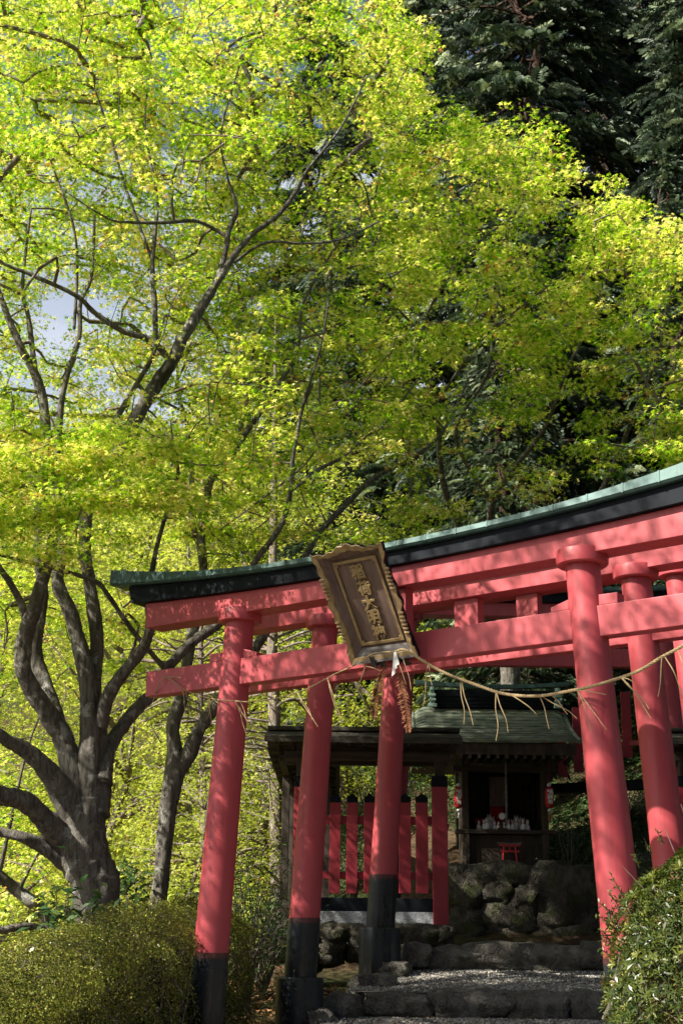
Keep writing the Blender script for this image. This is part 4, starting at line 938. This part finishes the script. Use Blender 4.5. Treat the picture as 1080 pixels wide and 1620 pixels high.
LB = [
 [(250, 1440, YB, 30), (252, 1425, YB, 28), (256, 1380, YB, 26), (260, 1330, YB, 27), (266, 1275, YB, 30), (274, 1222, YB, 38), (276, 1190, YB, 26), (274, 1160, YB, 23), (276, 1135, YB, 22), (286, 1105, YB, 22), (296, 1050, YB, 20), (305, 1000, YB, 18), (322, 930, YB, 16), (318, 850, YB, 15), (330, 770, YB, 15), (352, 738, YB, 14), (372, 710, YB, 12), (420, 640, YB, 9), (468, 560, YB, 7), (480, 480, YB, 5), (530, 390, YB, 3)],
 [(280, 1222, YB, 28), (297, 1196, YB, 25), (316, 1154, YB, 23), (341, 1117, YB, 20), (378, 1068, YB, 18), (420, 1000, YB+.2, 16), (460, 930, YB+.4, 14), (500, 850, YB+.6, 12), (560, 785, YB+.8, 10), (590, 757, YB+.9, 9), (625, 738, YB+1, 8), (677, 708, YB+1.1, 7), (708, 670, YB+1.2, 5), (740, 600, YB+1.3, 4)],
 [(308, 850, YB, 9), (300, 700, YB+.2, 7), (283, 620, YB+.3, 5), (280, 540, YB+.3, 3)],
 [(372, 710, YB, 8), (390, 640, YB-.3, 6), (400, 560, YB-.4, 5), (430, 470, YB-.5, 3)],
]
NLB = nearlimb(LB)
S_B = outside(300, (-3.2, 15.2, 6.3), (3.2, 1.8, 2.2), lambda x, y: 190 < x < 640 and y < 800) + [p for p in sample(850, 260, 720, -120, 900, YB-1.3, YB+1.6) if not NLB(p, YB+.3)]  # outside points: extra foliage added to shade the shrine and fence
maple('maple_tree', 'slender maple forking low between the hedge and the nearest gate pillar', at(250, 1440, YB), LB, S_B, M['mleaf'], 50, .25, .042)
YC = 17.6
LC = [
 [(812, 1200, YC+2.0, 40), (806, 1060, YC+1.8, 34), (800, 960, YC+1.4, 28), (780, 860, YC+.6, 16), (778, 796, YC-.2, 12), (809, 746, YC-.8, 10), (834, 714, YC-1, 9), (866, 667, YC-1.2, 7), (897, 582, YC-1.6, 6), (929, 519, YC-1.8, 5), (960, 430, YC-2, 3)],
 [(798, 950, YC+1.4, 22), (740, 860, YC+.4, 15), (700, 760, YC-.4, 11), (690, 640, YC-1.2, 9), (660, 560, YC-1.8, 7), (700, 450, YC-2, 6), (760, 380, YC-2, 5), (820, 330, YC-2, 4), (845, 240, YC-2, 3)],
 [(778, 796, YC-.2, 8), (720, 690, YC-.8, 6), (770, 590, YC-1.2, 6), (790, 470, YC-1.5, 5), (850, 390, YC-1.6, 3)],
 [(800, 960, YC+1.4, 20), (900, 860, YC+.4, 15), (960, 760, YC-.2, 11), (1000, 660, YC-.9, 8), (1040, 560, YC-1.4, 5), (1060, 450, YC-1.6, 4)],
 [(897, 582, YC-1.6, 4), (941, 582, YC-1.7, 4), (992, 563, YC-1.8, 3)],
 [(660, 560, YC-1.8, 6), (600, 440, YC-2.2, 5), (590, 330, YC-2.3, 4), (620, 210, YC-2.4, 3)],
 [(690, 640, YC-1.2, 6), (760, 540, YC-2, 4), (870, 450, YC-2.3, 3)],
]
NLC = nearlimb(LC, 6)
S_C = [p for p in sample(1150, 560, 1190, 20, 860, YC-3.8, YC-.6, soft=60, thr=-.08, nzs=.016) if not NLC(p, YC-1.2)]
maple('maple_tree', 'spreading maple whose pale branches fan out above the gates from behind the shrine', at(812, 1200, YC+2), LC, S_C, M['mleaf'], 46, .27, .052)
# leaning low limbs at the lower left
t = empty('leaning_tree', at(95, 1500, 13)); tag(t, 'dark low leaning limbs crossing behind the left hedge', 'tree')
mb = MB(); nd = []
limbs_to(nd, mb, [[(105, 1500, 13, 28), (74, 1450, 13, 22), (52, 1428, 12.9, 21), (28, 1408, 12.9, 20), (-5, 1380, 12.8, 18), (-60, 1320, 12.7, 14), (-110, 1240, 12.6, 8)], [(110, 1500, 13, 20), (74, 1474, 12.8, 15), (37, 1466, 12.6, 13), (0, 1471, 12.5, 12), (-60, 1460, 12.3, 9)], [(30, 1410, 12.9, 9), (50, 1370, 12.7, 5), (90, 1300, 12.6, 3)], [(0, 1382, 12.8, 9), (20, 1290, 12.6, 6), (45, 1180, 12.5, 4), (75, 1110, 12.5, 3)]])
tw = MB(); TS = [tuple(at(random.uniform(-120, 100), random.uniform(1150, 1440), random.uniform(12, 14.5))) for _ in range(70)]; C = grow([n for n in nd if n[3] < .06], TS, tw)
off = t.location
for m_ in (mb, tw): m_.v = [(v[0]-off.x, v[1]-off.y, v[2]-off.z) for v in m_.v]
build2('trunk', mb, M['bark'], tw, M['twig'], t)
P, N, S, ti = padleaves(C, 45, .2, .05, .034); cloud('crown', M['mleaf'], P-np.array(off), N, S, TM, t, ti)

# woodland behind: three kinds of small tree, copied
def small_tree(h, sp, n, per, leafm, barkm, seed_, size, label, grp, tmpl=TT, pad=.38, low=.15):
    random.seed(seed_); t = empty('woodland_tree', (0, 0, 0)); tag(t, label, 'tree', grp); mb = MB(); nd = []
    P = [Vector((random.uniform(-.1, .1)*i, random.uniform(-.1, .1)*i, h*.8*i/6-.3)) for i in range(7)]; mb.tube(P, [h*.014*(1-.13*i) for i in range(7)], 8, True, .15)
    for p in P[2:]: nd.append((p.x, p.y, p.z, .05))
    for k in range(9):
        b = P[2+k % 5]; a = random.random()*2*PI; d = Vector((math.cos(a), math.sin(a), random.uniform(.2, .9))); q = [b+d*sp*f*.6+Vector((0, 0, .2*f)) for f in (0, .35, .7, 1)]
        mb.tube(q, [.05, .035, .025, .012], 6); nd += [(p.x, p.y, p.z, .03) for p in q[1:]]
    T = []
    while len(T) < n:
        v = Vector((random.uniform(-1, 1), random.uniform(-1, 1), random.uniform(-1, 1)))
        if .2 < v.length < 1: T.append((v.x*sp, v.y*sp, h*(low+1)/2+v.z*h*(1-low)/2))
    tw = MB(); C = grow(nd, T, tw); build2('trunk', mb, barkm, tw, M['twig'], t)
    P, N, S, ti = padleaves(C, per, pad, .10, size, .6); cloud('crown', leafm, P, N, S, tmpl, t, ti)
    return t
GW = 'small trees on the sunlit slope'
protoW = [small_tree(6.5, 2.3, 230, 70, M['bgleaf'], M['pbark'], 11, .055, '', GW), small_tree(5.0, 2.0, 150, 60, M['bgleaf'], M['pbark'], 12, .060, '', GW, low=.05)]
random.seed(5)
SP = [(-1.2, 24, 0, 1.25, 'bright leafy woodland tree on the slope straight behind the left gate pillar'), (-3.6, 22.5, 1, 1.1, 'low bright green tree on the slope between the two maple trunks'), (-6.0, 23.5, 0, 1.2, 'bright green woodland tree behind the left limbs of the big maple'), (-9.0, 26, 0, 1.3, 'leafy woodland tree at the far left of the slope'), (-2.2, 29, 0, 1.6, 'taller woodland tree further up the slope behind the left gate pillar'), (-5.0, 31, 1, 1.9, 'bushy woodland tree high on the slope left of centre'), (-8.5, 34, 0, 1.8, 'tall woodland tree high on the slope at far left'), (.8, 23.5, 1, 1.0, 'leafy tree behind the roofed fence'), (-13, 30, 1, 1.9, 'woodland tree beyond the left edge of the slope'), (-4.6, 19.0, 1, .62, 'small bright bush-like tree just behind the big maple trunk'), (-1.9, 19.3, 1, .62, 'small bright tree beside the slender maple'), (-7.6, 20.0, 1, .8, 'small bright tree low at the left edge')]
for i, (x, y, k, s, lb) in enumerate(SP):
    o = protoW[k] if all(protoW[k] is not q for q in [z for z in bpy.data.objects if z.get('used')]) else copy_tree(protoW[k])
    o['used'] = 1; o['label'] = lb; o.location = (x, y, gz(x, y)-.1); o.rotation_euler = (0, 0, random.random()*6.28); o.scale = (s, s, s)
for o in bpy.data.objects:
    if 'used' in o: del o['used']

# bare light branched shrubs and pale trunks behind the gate pillar
for (px, Y, w0, y0, y1, lb) in [(436, 19.5, 22, 1440, 1000, 'pale straight tree trunk seen between the gate pillars left of the roofed fence'), (322, 21, 13, 1420, 1120, 'thin grey trunk just left of the nearest left gate pillar'), (300, 23, 10, 1430, 1150, 'thinnest pale trunk in the brush behind the slender maple')]:
    t = empty('pale_trunked_tree', at(px, y0+20, Y)); tag(t, lb, 'tree', 'pale trunked young trees'); off = t.location; mb = MB(); nd = []
    limbs_to(nd, mb, [[(px+3, y0+60, Y, w0*1.15), (px, (y0+y1)/2, Y, w0), (px-5, y1, Y, w0*.8), (px-2, y1-250, Y, w0*.5), (px, y1-500, Y, 3)]])
    for k in range(60):
        yy = random.uniform(y1-100, y0-20); sd = random.choice((-1, 1)); L = random.uniform(50, 130)
        limbs_to(nd, mb, [[(px, yy, Y, 5), (px+sd*L*.5, yy-random.uniform(-5, 25), Y-random.uniform(-.5, .6), 4), (px+sd*L, yy-random.uniform(-25, 40), Y-random.uniform(-.8, 1), 2.2)]])
    TS = [tuple(at(random.gauss(px, 70), random.uniform(y1-60, y0-30), random.uniform(Y-1, Y+1))) for _ in range(80)]
    tw = MB(); C = grow(nd, TS, tw, .012, .0035)
    for m_ in (mb, tw): m_.v = [(v[0]-off.x, v[1]-off.y, v[2]-off.z) for v in m_.v]
    build2('trunk', mb, M['pbark'], tw, M['pbark'], t)
    P, N, S, ti = padleaves(C, 8, .25, .06, .045); cloud('crown', M['bgleaf'], P-np.array(off), N, S, TT, t, ti)

# dark cypresses
def cypress(seed_, H=24):
    random.seed(seed_); t = empty('cypress_tree'); tag(t, '', 'tree', 'tall dark cypresses behind the shrine')
    mb = MB(); mb.tube([(random.uniform(-.05, .05)*i, random.uniform(-.05, .05)*i, H*i/12-1) for i in range(13)], [.36*(1-.078*i) for i in range(13)], 14, True, .08)
    br = MB(); C, N, S, X = [], [], [], []
    nb = 230
    for i in range(nb):
        z = H*(.10+.90*(i/nb)**.95); L = (2.9*(1-(z/H)**1.6)+.5)*random.uniform(.65, 1.1); a = random.random()*2*PI; d = Vector((math.cos(a), math.sin(a), 0))
        P = [Vector((0, 0, z))+d*L*f+Vector((0, 0, .25*L*f-.55*L*f*f)) for f in (0, .3, .6, .85, 1)]
        br.tube(P, [.035, .028, .02, .012, .006], 4)
        sd = d.cross(Vector((0, 0, 1)))
        for k in range(int(13*L)+5):
            f = random.uniform(.22, 1.0); s = random.gauss(0, .30)*L*(1.2-f*.7)*.55
            p = Vector((0, 0, z))+d*L*f+sd*s+Vector((0, 0, .25*L*f-.55*L*f*f-abs(s)*.3+random.gauss(0, .05)))
            C.append(p); N.append((random.gauss(0, .25), random.gauss(0, .25), 1)); S.append(random.uniform(.30, .62)); q = d+sd*(s*.8/L*2)+Vector((random.gauss(0, .35), random.gauss(0, .35), 0)); X.append(q)
    mb.build('trunk', M['cbark'], t, 'all'); br.build('branches', M['cbark'], t)
    n = len(C); cloud('crown', M['cleaf'], [tuple(c) for c in C], N, S, TF, t, np.clip(rng.normal(.45, .25, n), 0, 1), [tuple(x) for x in X])
    return t
cyp = [cypress(21), cypress(22)]; random.seed(9)
CP = [(3.6, 24.5, 0, 'dark cypress whose reddish trunk shows above the gate roof'), (7.6, 23.5, 1, 'dark cypress with sunlit sprays at the upper right'), (1.6, 28.5, 1, 'dark cypress filling the gap right of the maple crown top'), (5.8, 28.5, 0, 'dark cypress behind the two at the upper right'), (10.2, 27.5, 1, 'dark cypress at the far right edge'), (-.6, 32, 0, 'dark cypress behind the middle of the maple canopy'), (3.8, 33, 1, 'dark cypress deep behind the gate roof'), (8.2, 33, 0, 'dark cypress deep at the upper right'), (12.8, 32, 1, 'dark cypress beyond the far right edge'), (2.6, 21.0, 1, 'smaller dark cypress right behind the shrine roof'), (5.4, 20.6, 0, 'smaller dark cypress behind the right fence'), (.2, 26, 0, 'smaller dark cypress behind the roofed fence')]
for i, (x, y, k, lb) in enumerate(CP):
    o = cyp[k] if i < 2 else copy_tree(cyp[k]); o['label'] = lb; s = (.42 if y < 22 else .5 if lb.startswith('smaller') else random.uniform(.95, 1.1))
    o.location = (x, y, gz(x, y)-.2); o.rotation_euler = (0, 0, random.random()*6.28); o.scale = (s, s, s)

for i, (x, y, k, lb) in enumerate([(9.5, 14, 0, 'unseen cypress added for shade just past the right edge of the view'), (10, 7, 1, 'unseen cypress added for shade to the right of the viewpoint'), (7, -1, 0, 'unseen cypress added for shade behind the viewpoint on its right'), (2, -7, 1, 'unseen cypress added for shade straight behind the viewpoint'), (-5, -8, 0, 'unseen cypress added for shade behind the viewpoint on its left'), (12, -7, 1, 'unseen cypress added for shade far behind the viewpoint on the right'), (13, 20, 0, 'unseen cypress added for shade on the bank far to the right')]):
    o = copy_tree(cyp[k]); o['label'] = lb; o.location = (x, y, gz(x, y)-.2); o.rotation_euler = (0, 0, i*1.3); o.scale = (.95, .95, .8)  # unseen trees added to cut the skylight on the gates

# ------------------------------------------------------------------ hedge, azalea and shrubs
def leafy_shell(name, label, cat, base, fn, n, size, tmpl, leafm, twigs=300, th=.12, grp=None, sh=0, normal_up=.3):
    """fn(u, v) -> (point, outward normal) on the clipped surface"""
    t = empty(name, base); tag(t, label, cat, grp); B = Vector(base); C, N = [], []
    for _ in range(n):
        p, nn = fn(random.random(), random.random()); d = abs(random.gauss(0, th)); wob = nz.noise(p*3.1)*.07+nz.noise(p*8)*.03
        C.append(tuple(p+nn*(wob-d)-B)); q = nn+Vector((random.gauss(0, .5), random.gauss(0, .5), random.gauss(0, .5)+normal_up)); N.append(tuple(q))
    cloud('foliage', leafm, C, N, np.array(size)*rng.uniform(.6, 1.25, n), tmpl, t, np.clip(rng.normal(.5, .25, n), 0, 1))
    mb = MB()
    for _ in range(twigs):
        p, nn = fn(random.random(), random.random()); a = p-nn*random.uniform(.02, .10)-B; b = a-nn*random.uniform(.05, .25)+Vector((random.uniform(-.2, .2), random.uniform(-.15, .15), -random.uniform(.05, .3)))
        mb.tube([a, (a+b)/2+Vector((random.uniform(-.03, .03),)*3), b], [.0025, .004, .006], 4, False)
    for _ in range(sh):
        p, nn = fn(random.random(), random.random()*.6); a = p-B; b = a+nn*random.uniform(.06, .12)+Vector((random.uniform(-.03, .03), 0, random.uniform(.02, .09))); mb.tube([a-nn*.1, b], [.003, .0015], 4, False)
    mb.build('stems', M['twig'], t)
    return t
# hedge: a rounded bank running from near left to far right
hk = [(-300, 1640, 7.4), (-100, 1582, 8.0), (0, 1540, 8.7), (60, 1502, 9.2), (130, 1468, 9.8), (210, 1440, 10.6), (300, 1426, 11.9), (345, 1422, 12.6)]
HP = spline([at(*k) for k in hk], 10)
def hedge_fn(u, v):
    q = u*(len(HP)-1.001); i = int(q); p = HP[i].lerp(HP[i+1], q-i); tg = (HP[i+1]-HP[i]); tg.z = 0; tg.normalize(); out = Vector((tg.y, -tg.x, 0))
    if out.y > 0: out = -out
    a = v*2.2                       # 0..1 over the top, then down the front
    if a < 1: ang = a*PI/2; c = p+Vector((0, 0, -.28)); d = Vector((0, 0, 1))*math.cos(ang)+out*math.sin(ang); back = -out*.35*(1-a); return c+d*.28+back+out*.10*a, d
    return p+out*(.38+.03*(a-1))+Vector((0, 0, -.28-(a-1)*1.05)), out+Vector((0, 0, .1))
random.seed(31)
hb = HP[30].copy(); hb.z = gz(hb.x, hb.y)
hedge = leafy_shell('clipped_hedge', 'long clipped hedge with a rounded top at the lower left', 'hedge', hb, hedge_fn, 150000, .020, TK, M['hleaf'], 2200, .075)
mb = MB(); secs = []
for i in range(0, len(HP), 4):
    p = HP[i]; tg = HP[min(i+1, len(HP)-1)]-HP[max(i-1, 0)]; tg.z = 0; tg.normalize(); out = Vector((tg.y, -tg.x, 0)); out = -out if out.y > 0 else out
    c = p-hb; secs.append([c+out*.02+Vector((0, 0, -.30)), c+out*.14+Vector((0, 0, -.42)), c+out*.17+Vector((0, 0, -1.5)), c-out*.25+Vector((0, 0, -1.5)), c-out*.25+Vector((0, 0, -.35))])
mb.strip(secs).build('inner_thicket', M['ground'], hedge)
# azalea at the lower right
ac = at(1152, 1592, 6.6); ar = Vector((.55, .55, .72))
def az_fn(u, v):
    a = u*2*PI; ph = v*1.75; d = Vector((math.cos(a)*math.sin(ph), math.sin(a)*math.sin(ph), math.cos(ph))); k = 1+.06*nz.noise(d*2.2)
    return Vector((ac.x+d.x*ar.x*k, ac.y+d.y*ar.y*k, ac.z+d.z*ar.z*k)), d
ab = Vector((ac.x, ac.y, gz(ac.x, ac.y)))
azalea = leafy_shell('azalea_bush', 'rounded azalea bush with glossy whorled leaves in the lower right corner', 'bush', ab, az_fn, 8000, .038, TW, M['aleaf'], 500, .085, None, 14, .5)
mb = MB()
n_ = 16; vs_ = []
for i in range(9):
    for j in range(n_):
        ph = i/8*1.9+.02; a = j/n_*2*PI; vs_.append((ac.x-ab.x+math.cos(a)*math.sin(ph)*ar.x*.74, ac.y-ab.y+math.sin(a)*math.sin(ph)*ar.y*.74, ac.z-ab.z+math.cos(ph)*ar.z*.76))
mb.v = vs_; mb.f = [(i*n_+j, i*n_+(j+1) % n_, (i+1)*n_+(j+1) % n_, (i+1)*n_+j) for i in range(8) for j in range(n_)]
mb.build('inner_thicket', M['ground'], azalea)
# long shoots sticking out to the left
mb = MB(); C, N, S, X = [], [], [], []
for (x0, y0, x1, y1) in [(985, 1420, 966, 1385), (980, 1440, 962, 1410), (975, 1455, 947, 1428), (968, 1468, 942, 1446), (965, 1488, 947, 1470), (975, 1495, 950, 1488), (1050, 1335, 1038, 1316), (1030, 1350, 1020, 1332), (1010, 1372, 1004, 1352), (965, 1515, 948, 1500), (970, 1550, 955, 1545)]:
    a, b = at(x0, y0, 6.45), at(x1, y1, 6.4); mb.tube([a-ab, (a+b)/2-ab+Vector((0, 0, .005)), b-ab], [.0025, .002, .0015], 5)
    for k in range(12):
        f = .25+.75*k/11; p = a.lerp(b, f)-ab; C.append(tuple(p)); N.append((random.gauss(0, .7), -1, random.gauss(0, .7))); S.append(.024); X.append((random.gauss(0, 1), random.gauss(0, .5), .2))
mb.build('shoots', M['twig'], azalea); cloud('shoot_leaves', M['aleaf'], C, N, S, TKN, azalea, None, X)

def shrub(px, py, Y, r, n, size, label, leafm='gleaf', tmpl=TKN, hr=1.0):
    c = at(px, py, Y); b = Vector((c.x, c.y, gz(c.x, c.y))); t = empty('broadleaf_shrub', b); tag(t, label, 'shrub', 'evergreen shrubs'); mb = MB(); C, N = [], []
    for k in range(max(8, n//60)):
        a = random.random()*2*PI; q = c+Vector((math.cos(a)*r*random.random(), math.sin(a)*r*random.random(), random.uniform(-.6, 1)*r*hr)); mb.tube([Vector((0, 0, 0)), (c-b)*.4+Vector((random.uniform(-.1, .1),)*3), q-b], [.014, .009, .003], 5, False)
    for _ in range(n):
        v = Vector((random.gauss(0, .5), random.gauss(0, .5), random.gauss(0, .5)))*r; v.z *= hr; C.append(tuple(c-b+v)); N.append((random.gauss(0, .6), random.gauss(0, .6)-.3, 1))
    cloud('foliage', M[leafm], C, N, np.full(n, size)*rng.uniform(.6, 1.2, n), tmpl, t); mb.build('stems', M['twig'], t)
    return t
random.seed(77)
shrub(110, 1470, 10.6, .32, 260, .12, 'shrub with long glossy leaves in front of the big maple trunk')
shrub(208, 1400, 13.2, .22, 170, .11, 'dark long leaved shrub between the two maple trunks')
shrub(395, 1440, 13.6, .55, 2600, .05, 'dense dark shrub between the first and second left gate pillars')
shrub(350, 1560, 12.4, .5, 2200, .045, 'dark shrub filling the gap right of the nearest left pillar base', 'hleaf')
shrub(420, 1490, 14.2, .4, 1500, .05, 'dark shrub at the left end of the stone footing')
shrub(615, 1240, 17.0, .5, 1800, .055, 'leafy evergreen shrub seen behind the slatted fence')
shrub(700, 1270, 18.3, .3, 700, .05, 'small evergreen shrub left of the shrine wall')
shrub(905, 1350, 17.6, .55, 2600, .05, 'dark evergreen shrub right of the shrine wall')
shrub(985, 1290, 18.6, .7, 3000, .055, 'dark evergreen shrub on the bank behind the right gate pillars')
shrub(1010, 1400, 15.6, .4, 1200, .05, 'low dark shrub at the right end of the mossy stone wall')
shrub(560, 1330, 19.0, .6, 1500, .06, 'low shrub glimpsed through the fence slats')

# undergrowth and litter
def scatter(n, x0, x1, y0, y1, size, tmpl, m, name, label, zup=.03, hgt=.3):
    C, N = [], []
    while len(C) < n:
        x, y = random.uniform(x0, x1), random.uniform(y0, y1)
        if -.3 < x < 4.3 and y < 17.4: continue
        d = nz.noise(Vector((x*.5, y*.5, 1)))
        if d < -.25: continue
        C.append((x, y, gz(x, y)+zup+random.random()**2*hgt*(1+d))); N.append((random.gauss(0, .7), random.gauss(0, .7), 1))
    o = cloud(name, m, C, N, size*rng.uniform(.5, 1.3, n), tmpl); tag(o, label, kind='stuff')
scatter(52000, -14, -.9, 16.5, 36, .085, TT, M['bgleaf'], 'undergrowth', 'bright leafy undergrowth on the slope', .0, .75)
scatter(9000, -4, 2, 9, 17, .035, TT, M['litter'], 'leaf_litter', 'dry brown fallen leaves on the ground left of the path', .012, .02)
scatter(9000, -1, 2.5, 17.5, 26, .06, TT, M['gleaf'], 'ground_cover', 'dark green ground cover behind the slatted fence', .0, .5)
scatter(16000, 2.2, 9, 15, 26, .07, TT, M['gleaf'], 'ground_cover', 'dark green ground cover on the bank right of the shrine', .0, .35)
def litter(n, quad, size, name, label):
    C, N = [], []
    for _ in range(n):
        x, y = random.uniform(quad[0], quad[1]), random.uniform(quad[2], quad[3]); C.append((x, y, gz(x, y)+.012+random.random()*.03)); N.append((random.gauss(0, .5), random.gauss(0, .5), 1))
    tag(cloud(name, M['litter'], C, N, size*rng.uniform(.5, 1.3, n), TT), label, kind='stuff')
def drop(n, x0, x1, y0, y1, zf, label):
    C = [(x, y, zf(y)+.012) for x, y in ((random.uniform(x0, x1), random.uniform(y0, y1)) for _ in range(n))]
    tag(cloud('leaf_litter', M['litter'], C, [(random.gauss(0, .4), random.gauss(0, .4), 1) for _ in C], .035*rng.uniform(.5, 1.2, n), TT), label, kind='stuff')
drop(130, .6, 3.3, 13.05, 14.4, lambda y: -.352+(y-13)*.1174+.01, 'scattered fallen leaves on the gravel landing')
drop(160, .8, 3.4, 14.5, 16.6, lambda y: .05, 'scattered fallen leaves before the mossy stone base')
drop(90, .2, 3, 12.2, 12.85, lambda y: -.54+(y-13)*.074, 'scattered fallen leaves below the lower step')
litter(2600, (-1.2, .5, 11.3, 14.6), .045, 'leaf_litter', 'reddish brown fallen leaves around the black plinths')
bpy.context.view_layer.update()
print('TRIS', sum(len(o.data.polygons) for o in bpy.data.objects if o.type == 'MESH'))
